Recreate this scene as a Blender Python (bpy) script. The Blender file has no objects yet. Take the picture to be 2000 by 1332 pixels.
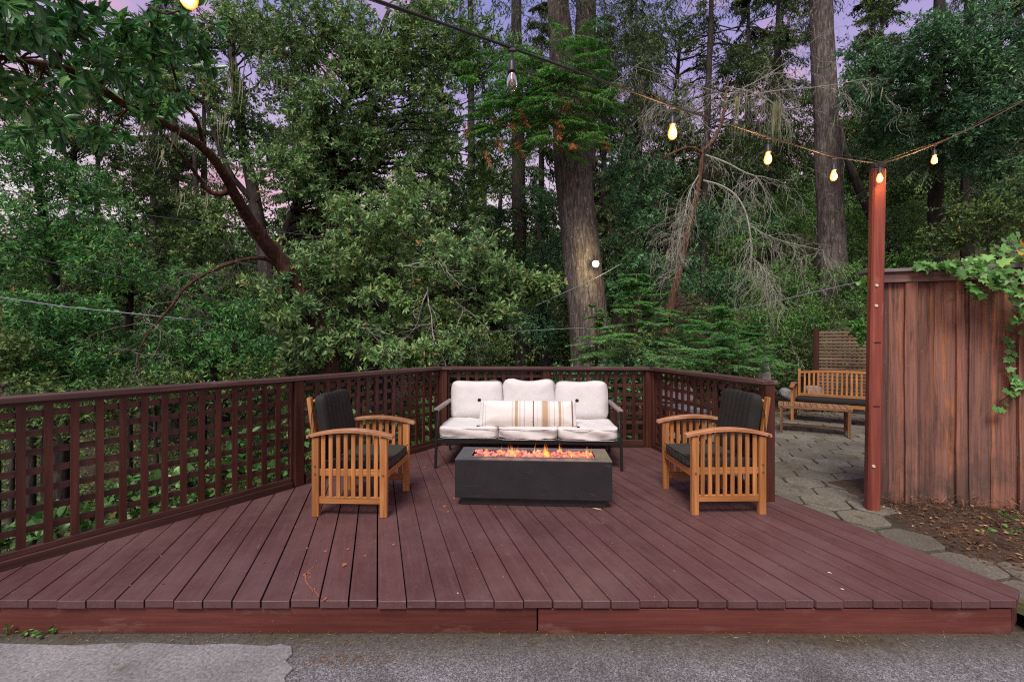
import bpy, bmesh, math, random
import numpy as np
from mathutils import Vector, Matrix, noise

# ---------------------------------------------------------------- camera, world, sun, exposure
SC = bpy.context.scene
COL = SC.collection
F = 889.0          # focal length in pixels of the 2000 px wide photograph
EYE = 1.35         # camera height over the deck boards (deck top is z = 0)
cam_d = bpy.data.cameras.new('camera')
cam = bpy.data.objects.new('camera', cam_d)
COL.objects.link(cam)
cam.location = (0, 0, EYE)
cam.rotation_euler = (math.radians(90), 0, 0)
cam_d.sensor_width = 36.0
cam_d.lens = 36.0 * F / 2000.0
cam_d.clip_start = 0.05
cam_d.clip_end = 1500
SC.camera = cam

SUN_EL, SUN_AZ = math.radians(56), math.radians(196)   # azimuth clockwise from +Y: behind the camera, a bit to its left
W = bpy.data.worlds.new('World')
SC.world = W
W.use_nodes = True
nt = W.node_tree
for n in list(nt.nodes):
    nt.nodes.remove(n)
def wn(t, **k):
    n = nt.nodes.new(t)
    for a, b in k.items():
        setattr(n, a, b)
    return n
wout = wn('ShaderNodeOutputWorld')
wbg = wn('ShaderNodeBackground')
wbg.inputs['Strength'].default_value = 0.1
sky = wn('ShaderNodeTexSky')
sky.sky_type = 'NISHITA'
sky.sun_disc = False
sky.sun_elevation = SUN_EL
sky.sun_rotation = SUN_AZ
tc = wn('ShaderNodeTexCoord')
sep = wn('ShaderNodeSeparateXYZ')
nt.links.new(tc.outputs['Generated'], sep.inputs[0])
ramp = wn('ShaderNodeValToRGB')          # dusk colours over the elevation: cream, pink, lilac, violet blue
cr = ramp.color_ramp
cr.elements[0].position = 0.0
cr.elements[0].color = (0.90, 0.76, 0.68, 1)
cr.elements[1].position = 1.0
cr.elements[1].color = (0.17, 0.22, 0.46, 1)
for p, c in ((0.24, (0.86, 0.74, 0.78)), (0.36, (0.68, 0.52, 0.72)), (0.46, (0.48, 0.38, 0.70)), (0.62, (0.26, 0.27, 0.62))):
    e = cr.elements.new(p)
    e.color = (*c, 1)
nt.links.new(sep.outputs['Z'], ramp.inputs[0])
mp = wn('ShaderNodeMapping')
mp.inputs['Scale'].default_value = (1.6, 1.6, 5.0)
nt.links.new(tc.outputs['Generated'], mp.inputs[0])
cn = wn('ShaderNodeTexNoise')
cn.inputs['Scale'].default_value = 1.7
cn.inputs['Detail'].default_value = 5
nt.links.new(mp.outputs[0], cn.inputs[0])
cramp = wn('ShaderNodeValToRGB')
cramp.color_ramp.elements[0].position = 0.50
cramp.color_ramp.elements[1].position = 0.66
nt.links.new(cn.outputs[0], cramp.inputs[0])
mixc = wn('ShaderNodeMix', data_type='RGBA')
nt.links.new(cramp.outputs[0], mixc.inputs[0])
nt.links.new(ramp.outputs[0], mixc.inputs[6])
mixc.inputs[7].default_value = (0.84, 0.46, 0.58, 1)
scl = wn('ShaderNodeVectorMath', operation='SCALE')
nt.links.new(mixc.outputs[2], scl.inputs[0])
scl.inputs[3].default_value = 7.0
nsc = wn('ShaderNodeVectorMath', operation='SCALE')
nt.links.new(sky.outputs[0], nsc.inputs[0])
nsc.inputs[3].default_value = 0.12
add = wn('ShaderNodeVectorMath', operation='ADD')
nt.links.new(scl.outputs[0], add.inputs[0])
nt.links.new(nsc.outputs[0], add.inputs[1])
nt.links.new(add.outputs[0], wbg.inputs[0])
nt.links.new(wbg.outputs[0], wout.inputs[0])

sun_d = bpy.data.lights.new('sun', 'SUN')
sun_d.energy = 2.7
sun_d.angle = math.radians(22)
sun_d.color = (1.0, 0.94, 0.83)
sun = bpy.data.objects.new('sun', sun_d)
COL.objects.link(sun)
sun_dir = Vector((math.sin(SUN_AZ) * math.cos(SUN_EL), math.cos(SUN_AZ) * math.cos(SUN_EL), math.sin(SUN_EL)))
sun.rotation_euler = sun_dir.to_track_quat('Z', 'Y').to_euler()
sun.location = (0, -5, 12)

SC.view_settings.view_transform = 'Standard'
SC.view_settings.look = 'None'
SC.view_settings.exposure = 0.42
SC.view_settings.gamma = 1.0
SC.render.engine = 'CYCLES'
cy = SC.cycles
cy.use_denoising = False
cy.denoising_prefilter = 'ACCURATE'
cy.pixel_filter_type = 'BLACKMAN_HARRIS'
cy.filter_width = 1.15
cy.max_bounces = 5
cy.diffuse_bounces = 3
cy.glossy_bounces = 2
cy.transmission_bounces = 5
cy.transparent_max_bounces = 8
cy.caustics_reflective = False
cy.caustics_refractive = False
cy.sample_clamp_indirect = 3.0
try:
    cy.use_light_tree = True
except Exception:
    pass

# ---------------------------------------------------------------- helpers
R = random.Random(7)
NR = np.random.default_rng(11)
def at(px, py, Y):
    """A point at depth Y on the line of sight through pixel (px, py) of the photograph."""
    return Vector(((px - 1000) / F * Y, Y, EYE + (666 - py) / F * Y))

def tag(o, label=None, cat=None, group=None, kind=None):
    if label: o['label'] = label
    if cat: o['category'] = cat
    if group: o['group'] = group
    if kind: o['kind'] = kind
    return o

def empty(name, loc=(0, 0, 0), rz=0.0, label=None, cat=None, group=None, kind=None):
    o = bpy.data.objects.new(name, None)
    COL.objects.link(o)
    o.location = loc
    o.rotation_euler = (0, 0, rz)
    return tag(o, label, cat, group, kind)

class MB:
    """Collects pieces and links them as one mesh object."""
    def __init__(s):
        s.v = []; s.f = []; s.n = 0; s.r = []; s.smooth = False
    def add(s, verts, faces, rnd=None):
        """verts (n,3); faces: list of arrays (m,k) or one array; rnd: value or per-face array"""
        verts = np.asarray(verts, dtype=np.float64).reshape(-1, 3)
        if isinstance(faces, np.ndarray): faces = [faces]
        else:
            by = {}
            for f in faces: by.setdefault(len(f), []).append(f)
            faces = [np.array(x) for x in by.values()]
        for fa in faces:
            s.f.append(fa + s.n)
            if rnd is None: s.r.append(np.zeros(len(fa)))
            elif np.isscalar(rnd): s.r.append(np.full(len(fa), rnd))
            else: s.r.append(np.asarray(rnd)[:len(fa)])
        s.v.append(verts); s.n += len(verts)
    def box(s, c, d, M=None, rnd=None, bev=0.0):
        """box with centre c and full sizes d, edges chamfered by bev"""
        hx, hy, hz = d[0] / 2, d[1] / 2, d[2] / 2
        b = min(bev, hx * .9, hy * .9, hz * .9)
        if b <= 0:
            v = np.array([(x * hx, y * hy, z * hz) for x in (-1, 1) for y in (-1, 1) for z in (-1, 1)], float)
            f = np.array([(0, 1, 3, 2), (4, 6, 7, 5), (0, 4, 5, 1), (2, 3, 7, 6), (0, 2, 6, 4), (1, 5, 7, 3)])
            fl = [f]
        else:
            bm = bmesh.new()
            bmesh.ops.create_cube(bm, size=1.0)
            for q in bm.verts: q.co = Vector((q.co.x * 2 * hx, q.co.y * 2 * hy, q.co.z * 2 * hz))
            bmesh.ops.bevel(bm, geom=bm.edges[:], offset=b, segments=1, affect='EDGES', profile=.5)
            v = np.array([q.co[:] for q in bm.verts])
            fl = [[x.index for x in q.verts] for q in bm.faces]
            bm.free()
        v = v + np.array(c, float)
        if M is not None:
            A = np.array(M)
            v = v @ A[:3, :3].T + A[:3, 3]
        s.add(v, fl[0] if bev <= 0 or b <= 0 else fl, rnd)
    def bar(s, a, b, w, h, up=(0, 0, 1), rnd=None, bev=0.0):
        """square bar from a to b, w across, h along up"""
        a, b = Vector(a), Vector(b)
        x = (b - a); L = x.length; x.normalize()
        u = Vector(up); y = u.cross(x)
        if y.length < 1e-5: y = Vector((0, 1, 0)).cross(x)
        y.normalize(); z = x.cross(y)
        M = Matrix(((x.x, y.x, z.x, (a.x + b.x) / 2), (x.y, y.y, z.y, (a.y + b.y) / 2), (x.z, y.z, z.z, (a.z + b.z) / 2), (0, 0, 0, 1)))
        s.box((0, 0, 0), (L, w, h), M, rnd, bev)
    def tube(s, pts, rad, sides=8, rnd=None, cap=True, wob=None):
        P = np.array([tuple(p) for p in pts], float)
        n = len(P)
        rad = np.full(n, rad, float) if np.isscalar(rad) else np.array(rad, float)
        T = np.gradient(P, axis=0)
        T /= np.linalg.norm(T, axis=1)[:, None] + 1e-9
        ref = np.array([0, 0, 1.0]) if abs(T[0][2]) < .9 else np.array([1.0, 0, 0])
        U = np.cross(T[0], ref); U /= np.linalg.norm(U)
        Us = []
        for i in range(n):
            U = U - T[i] * np.dot(U, T[i]); U /= np.linalg.norm(U) + 1e-9
            Us.append(U)
        Us = np.array(Us); Vs = np.cross(T, Us)
        ang = np.linspace(0, 2 * np.pi, sides, endpoint=False)
        ca, sa = np.cos(ang), np.sin(ang)
        rr = rad[:, None] * np.ones(sides)[None]
        if wob is not None: rr = rr * wob(np.arange(n)[:, None] / max(1, n - 1), ang[None], P)
        V = P[:, None, :] + rr[..., None] * (ca[None, :, None] * Us[:, None] + sa[None, :, None] * Vs[:, None])
        idx = np.arange(n * sides).reshape(n, sides)
        a = idx[:-1]; b = idx[1:]
        q = np.stack([a, np.roll(a, -1, 1), np.roll(b, -1, 1), b], -1).reshape(-1, 4)
        s.add(V.reshape(-1, 3), q, rnd)
        if cap and rad[0] > 1e-4:
            s.f.append(idx[0][::-1][None] + s.n - n * sides); s.r.append(np.zeros(1) if rnd is None else np.full(1, rnd))
            s.f.append(idx[-1][None] + s.n - n * sides); s.r.append(np.zeros(1) if rnd is None else np.full(1, rnd))
    def lathe(s, prof, c=(0, 0, 0), sides=16, rnd=None):
        """prof: list of (radius, z)"""
        ang = np.linspace(0, 2 * np.pi, sides, endpoint=False)
        V = np.array([[(r * math.cos(t) + c[0], r * math.sin(t) + c[1], z + c[2]) for t in ang] for r, z in prof])
        n = len(prof)
        idx = np.arange(n * sides).reshape(n, sides)
        a = idx[:-1]; b = idx[1:]
        q = np.stack([a, np.roll(a, -1, 1), np.roll(b, -1, 1), b], -1).reshape(-1, 4)
        s.add(V.reshape(-1, 3), q, rnd)
    def prism(s, poly, z0, z1, rnd=None, ch=0.0):
        """polygon poly (xy, counter-clockwise) from z0 to z1; top edge drawn in by ch"""
        p = np.array(poly, float); n = len(p)
        c = p.mean(0)
        rows = [np.c_[p, np.full(n, z0)]]
        if ch > 0:
            d = c - p; d /= np.linalg.norm(d, axis=1)[:, None]
            rows += [np.c_[p, np.full(n, z1 - ch)], np.c_[p + d * ch, np.full(n, z1)]]
        else: rows += [np.c_[p, np.full(n, z1)]]
        V = np.vstack(rows); k = len(rows)
        f = []
        for j in range(k - 1):
            for i in range(n):
                f.append((j * n + i, j * n + (i + 1) % n, (j + 1) * n + (i + 1) % n, (j + 1) * n + i))
        f.append(tuple((k - 1) * n + i for i in range(n)))
        f.append(tuple(reversed(range(n))))
        s.add(V, f, rnd)
    def mesh(s, name, mat, smooth=False):
        me = bpy.data.meshes.new(name)
        if s.n:
            V = np.vstack(s.v)
            me.vertices.add(len(V)); me.vertices.foreach_set('co', V.ravel())
            loops = np.concatenate([f.ravel() for f in s.f])
            tot = np.concatenate([np.full(len(f), f.shape[1]) for f in s.f])
            start = np.concatenate([[0], np.cumsum(tot)[:-1]])
            me.loops.add(len(loops)); me.loops.foreach_set('vertex_index', loops.astype(np.int32))
            me.polygons.add(len(tot))
            me.polygons.foreach_set('loop_start', start.astype(np.int32))
            me.update(calc_edges=True)
            at_ = me.attributes.new('rnd', 'FLOAT', 'FACE')
            at_.data.foreach_set('value', np.concatenate(s.r).astype(np.float32))
            me.polygons.foreach_set('use_smooth', np.full(len(tot), bool(smooth)))
        me.materials.append(mat)
        return me
    def build(s, name, mat, parent=None, smooth=False, label=None, cat=None, group=None, kind=None, loc=None):
        o = bpy.data.objects.new(name, s.mesh(name, mat, smooth))
        COL.objects.link(o)
        if parent is not None: o.parent = parent
        if loc is not None: o.location = loc
        return tag(o, label, cat, group, kind)

def copy_tree(o, parent=None):
    c = o.copy(); COL.objects.link(c); c.parent = parent
    for ch in [x for x in bpy.data.objects if x.parent == o]:
        copy_tree(ch, c)
    return c

# ---------------------------------------------------------------- materials
def mat_new(name):
    m = bpy.data.materials.new(name); m.use_nodes = True
    t = m.node_tree
    return m, t, t.nodes['Principled BSDF']
def N(t, typ, **k):
    n = t.nodes.new(typ)
    for a, b in k.items(): setattr(n, a, b)
    return n
def ramp_n(t, src, stops):
    r = N(t, 'ShaderNodeValToRGB')
    e = r.color_ramp.elements
    e[0].position, e[0].color = stops[0][0], (*stops[0][1], 1)
    e[1].position, e[1].color = stops[-1][0], (*stops[-1][1], 1)
    for p, c in stops[1:-1]:
        x = e.new(p); x.color = (*c, 1)
    t.links.new(src, r.inputs[0])
    return r
def noise_n(t, vec, scale, detail=4, rough=.6, dist=0.0):
    n = N(t, 'ShaderNodeTexNoise')
    n.inputs['Scale'].default_value = scale; n.inputs['Detail'].default_value = detail
    n.inputs['Roughness'].default_value = rough; n.inputs['Distortion'].default_value = dist
    if vec is not None: t.links.new(vec, n.inputs['Vector'])
    return n
def coords(t, sc=(1, 1, 1), obj=True, off=None):
    c = N(t, 'ShaderNodeTexCoord'); m = N(t, 'ShaderNodeMapping')
    m.inputs['Scale'].default_value = sc
    t.links.new(c.outputs['Object'], m.inputs[0])
    if off is not None:      # shift the pattern per face by the stored random value
        a = N(t, 'ShaderNodeAttribute', attribute_name='rnd')
        v = N(t, 'ShaderNodeVectorMath', operation='SCALE'); v.inputs[0].default_value = (off, off * .7, off * 1.3)
        t.links.new(a.outputs['Fac'], v.inputs[3])
        t.links.new(v.outputs[0], m.inputs['Location'])
    return m.outputs[0]
def bump_n(t, bs, h, strength=.3, dist=.01):
    b = N(t, 'ShaderNodeBump'); b.inputs['Strength'].default_value = strength; b.inputs['Distance'].default_value = dist
    t.links.new(h, b.inputs['Height']); t.links.new(b.outputs[0], bs.inputs['Normal'])
    return b
def mixn(t, fac, a, b, mode='MIX'):
    m = N(t, 'ShaderNodeMix', data_type='RGBA', blend_type=mode)
    if isinstance(fac, (int, float)): m.inputs[0].default_value = fac
    else: t.links.new(fac, m.inputs[0])
    for i, x in ((6, a), (7, b)):
        if isinstance(x, tuple): m.inputs[i].default_value = (*x, 1)
        else: t.links.new(x, m.inputs[i])
    return m.outputs[2]

def flat(name, col, rough=.6, metal=0.0, var=.15, scale=20, spec=.4, bump=.1):
    m, t, b = mat_new(name)
    v = coords(t)
    n = noise_n(t, v, scale, 5)
    lo = tuple(c * (1 - var) for c in col); hi = tuple(min(1, c * (1 + var)) for c in col)
    r = ramp_n(t, n.outputs[0], [(.3, lo), (.7, hi)])
    t.links.new(r.outputs[0], b.inputs['Base Color'])
    b.inputs['Roughness'].default_value = rough; b.inputs['Metallic'].default_value = metal
    b.inputs['Specular IOR Level'].default_value = spec
    if bump: bump_n(t, b, n.outputs[0], bump, .004)
    return m

def wood(name, dark, mid, light, axis, g=1.0, rough=.55, bump=.25, worn=None, wornamt=.62, off=9.0, spec=.3, speck=None, vary=1.0):
    """grain runs along axis (0, 1, 2) in object space"""
    m, t, b = mat_new(name)
    sc = [38 * g] * 3; sc[axis] = 1.6 * g
    v = coords(t, tuple(sc), off=off)
    n = noise_n(t, v, 1.0, 6, .65, .3)
    sc2 = [5 * g] * 3; sc2[axis] = .9 * g
    v2 = coords(t, tuple(sc2), off=off)
    n2 = noise_n(t, v2, 1.0, 4, .6)
    a = N(t, 'ShaderNodeAttribute', attribute_name='rnd')
    r = ramp_n(t, n.outputs[0], [(.28, dark), (.5, mid), (.72, light)])
    r2 = ramp_n(t, n2.outputs[0], [(.3, (1 - .28 * vary,) * 3), (.7, (1 + .2 * vary,) * 3)])
    c = mixn(t, 1.0, r.outputs[0], r2.outputs[0], 'MULTIPLY')
    ra = ramp_n(t, a.outputs['Fac'], [(0, (1 - .18 * vary, 1 - .20 * vary, 1 - .20 * vary)), (1, (1 + .15 * vary, 1 + .12 * vary, 1 + .12 * vary))])
    c = mixn(t, 1.0, c, ra.outputs[0], 'MULTIPLY')
    if worn:
        n3 = noise_n(t, coords(t, tuple([9 * g if i != axis else 2.5 * g for i in range(3)]), off=off), 1.0, 8, .7)
        f = ramp_n(t, n3.outputs[0], [(wornamt, (0, 0, 0)), (wornamt + .12, (1, 1, 1))])
        c = mixn(t, f.outputs[0], c, worn)
    if vary < 1:
        nd = noise_n(t, coords(t), 1.3, 7, .75); fd = ramp_n(t, nd.outputs[0], [(.42, (0, 0, 0)), (.68, (.55, .55, .55))])
        c = mixn(t, fd.outputs[0], c, (.165, .100, .098))
        ns = noise_n(t, coords(t, (40, 5, 40)), 1.0, 3, .5, 2.0); fs = ramp_n(t, ns.outputs[0], [(.69, (0, 0, 0)), (.72, (.5, .5, .5))])
        c = mixn(t, fs.outputs[0], c, (.20, .13, .125))
    if speck:
        n4 = noise_n(t, coords(t), 160, 2, .5)
        f = ramp_n(t, n4.outputs[0], [(.74, (0, 0, 0)), (.77, (1, 1, 1))])
        c = mixn(t, f.outputs[0], c, speck)
    t.links.new(c, b.inputs['Base Color'])
    rr = ramp_n(t, n2.outputs[0], [(.3, (rough - .1,) * 3), (.7, (rough + .15,) * 3)])
    t.links.new(rr.outputs[0], b.inputs['Roughness'])
    b.inputs['Specular IOR Level'].default_value = spec
    bump_n(t, b, n.outputs[0], bump, .004)
    return m

def leafmat(name, stops, rough=.45, spec=.32, trans=.25, hue=.0):
    """leaf colours picked per leaf from the stored random value"""
    m, t, b = mat_new(name)
    a = N(t, 'ShaderNodeAttribute', attribute_name='rnd')
    r = ramp_n(t, a.outputs['Fac'], stops)
    n = noise_n(t, coords(t), .9, 3)
    r2 = ramp_n(t, n.outputs[0], [(.3, (.85, .88, .85)), (.7, (1.50, 1.28, .95))])
    c = mixn(t, 1.0, r.outputs[0], r2.outputs[0], 'MULTIPLY')
    t.links.new(c, b.inputs['Base Color'])
    b.inputs['Roughness'].default_value = rough
    b.inputs['Specular IOR Level'].default_value = spec
    if trans:
        tr = N(t, 'ShaderNodeBsdfTranslucent'); t.links.new(c, tr.inputs[0])
        mx = N(t, 'ShaderNodeMixShader'); mx.inputs[0].default_value = trans
        t.links.new(b.outputs[0], mx.inputs[1]); t.links.new(tr.outputs[0], mx.inputs[2])
        t.links.new(mx.outputs[0], t.nodes['Material Output'].inputs[0])
    return m

def bark(name, dark, mid, light, g=1.0, bump=.6, patch=None):
    m, t, b = mat_new(name)
    v = coords(t, (9 * g, 9 * g, 1.3 * g))
    n = noise_n(t, v, 1.5, 7, .7, .6)
    n2 = noise_n(t, coords(t), 3.0 * g, 6, .7)
    r = ramp_n(t, n.outputs[0], [(.32, dark), (.5, mid), (.68, light)])
    c = r.outputs[0]
    r2 = ramp_n(t, n2.outputs[0], [(.3, (.65, .65, .65)), (.7, (1.3, 1.25, 1.2))])
    c = mixn(t, 1.0, c, r2.outputs[0], 'MULTIPLY')
    if patch:
        n3 = noise_n(t, coords(t, (1, 1, .5)), 14 * g, 4, .7)
        f = ramp_n(t, n3.outputs[0], [(.62, (0, 0, 0)), (.68, (1, 1, 1))])
        c = mixn(t, f.outputs[0], c, patch)
    t.links.new(c, b.inputs['Base Color']); b.inputs['Roughness'].default_value = .85
    b.inputs['Specular IOR Level'].default_value = .15
    bump_n(t, b, n.outputs[0], bump, .03)
    return m

M = {}
M['deck'] = wood('deck_paint', (.082, .037, .037), (.098, .045, .045), (.118, .056, .056), 1, 1.5, .5, .5, vary=.45, worn=(.20, .105, .115), wornamt=.66, speck=(.34, .27, .26))
M['deck_end'] = wood('deck_end', (.07, .020, .017), (.105, .031, .026), (.14, .045, .038), 0, .6, .55, .3)
M['fascia'] = wood('fascia_paint', (.085, .024, .019), (.118, .034, .027), (.15, .05, .04), 0, .9, .5, .6, worn=(.18, .085, .07), wornamt=.57, speck=(.3, .2, .16))
M['stain'] = flat('orange_stain', (.34, .11, .05), .7, var=.4)
M['rail_x'] = wood('rail_stain_along', (.038, .017, .013), (.066, .029, .022), (.098, .046, .036), 0, .8, .42, .3, worn=(.15, .09, .085), wornamt=.64)
M['rail_z'] = wood('rail_stain_upright', (.036, .013, .009), (.070, .024, .016), (.115, .042, .027), 2, .8, .4, .3)
M['cap'] = wood('rail_cap_stain', (.050, .026, .023), (.084, .045, .040), (.13, .078, .070), 0, .8, .45, .35, worn=(.20, .15, .15), wornamt=.60)
TK = ((.27, .105, .033), (.43, .185, .060), (.58, .285, .11))
for i, k in enumerate('xyz'):
    M['teak_' + k] = wood('oiled_wood_' + k, *TK, i, 1.3, .42, .15, off=5.0)
M['teak_arm'] = wood('worn_armrest_wood', (.27, .11, .045), (.40, .18, .08), (.52, .28, .16), 0, 1.2, .45, .2, worn=(.50, .34, .25), wornamt=.5)
M['old_x'] = wood('weathered_table_wood_x', (.15, .075, .035), (.25, .135, .065), (.36, .21, .11), 0, 1.2, .6, .25)
M['old_y'] = wood('weathered_table_wood_y', (.15, .075, .035), (.26, .14, .068), (.38, .23, .12), 1, 1.2, .6, .25)
M['old_z'] = wood('weathered_table_wood_z', (.14, .065, .028), (.22, .11, .05), (.32, .18, .09), 2, 1.2, .6, .25)
M['post'] = wood('red_post_stain', (.16, .040, .027), (.25, .064, .044), (.34, .105, .075), 2, .7, .5, .4, worn=(.42, .19, .15), wornamt=.60)
M['lath'] = wood('weathered_lath', (.13, .085, .055), (.22, .15, .10), (.32, .24, .17), 0, 1, .75, .3)
M['metal'] = flat('black_metal', (.018, .018, .020), .4, .3, .2, 30, .5, .03)
M['bolt'] = flat('dull_bolt', (.32, .20, .12), .4, .8, .2)
M['bolt_pale'] = flat('pale_bolt', (.75, .66, .52), .45, .3, .2)
M['greyarm'] = wood('grey_arm_wood', (.16, .13, .12), (.27, .23, .215), (.40, .36, .34), 1, 1.2, .6, .2)

def fabric(name, col, wr=.35, rough=.9, rib=None, var=.10):
    m, t, b = mat_new(name)
    n = noise_n(t, coords(t), 7, 4, .6)
    n2 = noise_n(t, coords(t), 420, 2, .5)
    lo = tuple(c * (1 - var) for c in col); hi = tuple(min(1, c * (1 + var * .6)) for c in col)
    r = ramp_n(t, n.outputs[0], [(.3, lo), (.7, hi)])
    c = r.outputs[0]
    if rib:
        w = N(t, 'ShaderNodeTexWave', wave_type='BANDS', bands_direction=rib[0])
        t.links.new(coords(t), w.inputs['Vector']); w.inputs['Scale'].default_value = rib[1]
        w.inputs['Distortion'].default_value = .4
        r3 = ramp_n(t, w.outputs['Fac'], [(.3, (.92, .92, .92)), (.8, (1.25, 1.25, 1.2))])
        c = mixn(t, 1.0, c, r3.outputs[0], 'MULTIPLY')
    t.links.new(c, b.inputs['Base Color']); b.inputs['Roughness'].default_value = rough
    b.inputs['Specular IOR Level'].default_value = .15
    ms = N(t, 'ShaderNodeMath', operation='MULTIPLY_ADD'); ms.inputs[1].default_value = .02
    t.links.new(n2.outputs[0], ms.inputs[0]); t.links.new(n.outputs[0], ms.inputs[2])
    bump_n(t, b, ms.outputs[0], wr, .02)
    return m
M['cream'] = fabric('cream_fabric', (.655, .64, .62), .30, var=.05)
M['pipe'] = fabric('cream_piping', (.50, .46, .44), .1)
M['black_fab'] = fabric('black_fabric', (.024, .024, .022), .3)
M['black_rib'] = fabric('black_ribbed_fabric', (.026, .026, .024), .3, rib=('Y', 4.5))
M['seat_fab'] = fabric('black_seat_fabric', (.045, .043, .037), .3, rib=('Y', 4.5))

# fire table: dark fibre concrete with scuffs and a yellowish bloom at one end of its top
m, t, b = mat_new('dark_concrete')
n = noise_n(t, coords(t), 5, 8, .65); r = ramp_n(t, n.outputs[0], [(.3, (.009, .009, .010)), (.7, (.021, .020, .021))])
n2 = noise_n(t, coords(t, (1.2, 3, 7)), 2.2, 8, .75, 1.5); f = ramp_n(t, n2.outputs[0], [(.60, (0, 0, 0)), (.72, (.42, .42, .42))])
c = mixn(t, f.outputs[0], r.outputs[0], (.15, .14, .15))
t.links.new(c, b.inputs['Base Color']); b.inputs['Roughness'].default_value = .55; bump_n(t, b, n.outputs[0], .12, .003)
M['concrete_dark'] = m
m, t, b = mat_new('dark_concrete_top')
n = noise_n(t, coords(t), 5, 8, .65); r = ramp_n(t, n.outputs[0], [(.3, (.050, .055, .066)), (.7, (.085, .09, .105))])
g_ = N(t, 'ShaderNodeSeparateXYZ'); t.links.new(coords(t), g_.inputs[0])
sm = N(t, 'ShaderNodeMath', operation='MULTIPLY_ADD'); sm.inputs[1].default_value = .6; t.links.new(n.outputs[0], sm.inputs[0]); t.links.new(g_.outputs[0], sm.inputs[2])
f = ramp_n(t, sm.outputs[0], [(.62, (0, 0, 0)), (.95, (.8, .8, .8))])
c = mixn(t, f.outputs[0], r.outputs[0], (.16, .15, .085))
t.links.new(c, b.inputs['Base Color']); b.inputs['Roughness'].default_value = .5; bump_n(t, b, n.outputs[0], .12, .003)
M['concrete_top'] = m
M['tray'] = flat('tray_steel', (.25, .23, .24), .35, .8)
m, t, b = mat_new('lava_rock')
n = noise_n(t, coords(t), 30, 4); a = N(t, 'ShaderNodeAttribute', attribute_name='rnd')
r = ramp_n(t, a.outputs['Fac'], [(0, (.10, .05, .06)), (.3, (.42, .17, .15)), (1, (.68, .32, .27))])
t.links.new(r.outputs[0], b.inputs['Base Color']); b.inputs['Roughness'].default_value = .8; bump_n(t, b, n.outputs[0], .6, .01)
b.inputs['Emission Color'].default_value = (1, .13, .05, 1); b.inputs['Emission Strength'].default_value = .10  # flame light on the rocks, put in as a faint red emission
M['lava'] = m
m, t, b = mat_new('flame')
t.nodes.remove(b)
em = N(t, 'ShaderNodeEmission'); tr = N(t, 'ShaderNodeBsdfTransparent'); mx = N(t, 'ShaderNodeMixShader')
at_ = N(t, 'ShaderNodeAttribute', attribute_name='rnd')      # rnd = height within the flame
r = ramp_n(t, at_.outputs['Fac'], [(0, (1.0, .50, .08)), (.35, (1.0, .42, .06)), (.7, (1.0, .20, .03)), (1, (.9, .12, .04))])
t.links.new(r.outputs[0], em.inputs[0]); em.inputs[1].default_value = 1.7
f = ramp_n(t, at_.outputs['Fac'], [(0, (.30, .30, .30)), (.4, (.17, .17, .17)), (.75, (.07, .07, .07)), (1, (.01, .01, .01))])
t.links.new(f.outputs[0], mx.inputs[0]); t.links.new(tr.outputs[0], mx.inputs[1]); t.links.new(em.outputs[0], mx.inputs[2])
t.links.new(mx.outputs[0], t.nodes['Material Output'].inputs[0])
M['flame'] = m

def emis(name, col, s):
    m, t, b = mat_new(name)
    b.inputs['Base Color'].default_value = (.1, .08, .06, 1)
    b.inputs['Emission Color'].default_value = (*col, 1); b.inputs['Emission Strength'].default_value = s
    return m
m, t, b = mat_new('lit_bulb_glass')
lw = N(t, 'ShaderNodeLayerWeight'); lw.inputs[0].default_value = .35
r = ramp_n(t, lw.outputs['Facing'], [(.0, (1.0, .62, .26)), (.12, (1.0, .42, .12)), (.38, (.80, .165, .018)), (1.0, (.5, .09, .01))])
t.links.new(r.outputs[0], b.inputs['Emission Color']); b.inputs['Emission Strength'].default_value = 3.4
b.inputs['Base Color'].default_value = (.3, .15, .05, 1); b.inputs['Roughness'].default_value = .1
M['bulb_lit'] = m
M['filament_dim'] = emis('filament', (1.0, .60, .25), .35)
m, t, b = mat_new('flood_lamp_glass')
lw = N(t, 'ShaderNodeLayerWeight'); lw.inputs[0].default_value = .35
r = ramp_n(t, lw.outputs['Facing'], [(.0, (1.0, .95, .62)), (.20, (1.0, .82, .26)), (1.0, (.6, .42, .06))])
t.links.new(r.outputs[0], b.inputs['Emission Color']); b.inputs['Emission Strength'].default_value = .95
M['flood'] = m
m, t, b = mat_new('clear_glass')
b.inputs['Base Color'].default_value = (.9, .93, .95, 1); b.inputs['Roughness'].default_value = .03
b.inputs['Transmission Weight'].default_value = 1.0; b.inputs['IOR'].default_value = 1.25
M['glass'] = m
M['socket'] = flat('black_socket_plastic', (.02, .02, .025), .45)
M['cable'] = flat('black_cable', (.018, .017, .02), .5)
M['cable_bulb_lit'] = flat('bulb_lit_cable', (.12, .055, .025), .5)  # cable with the bulbs' warm light painted into its colour
M['wire_pale'] = flat('pale_wire', (.19, .21, .24), .5)
M['wire_dark'] = flat('dark_wire', (.03, .03, .035), .6)

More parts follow.
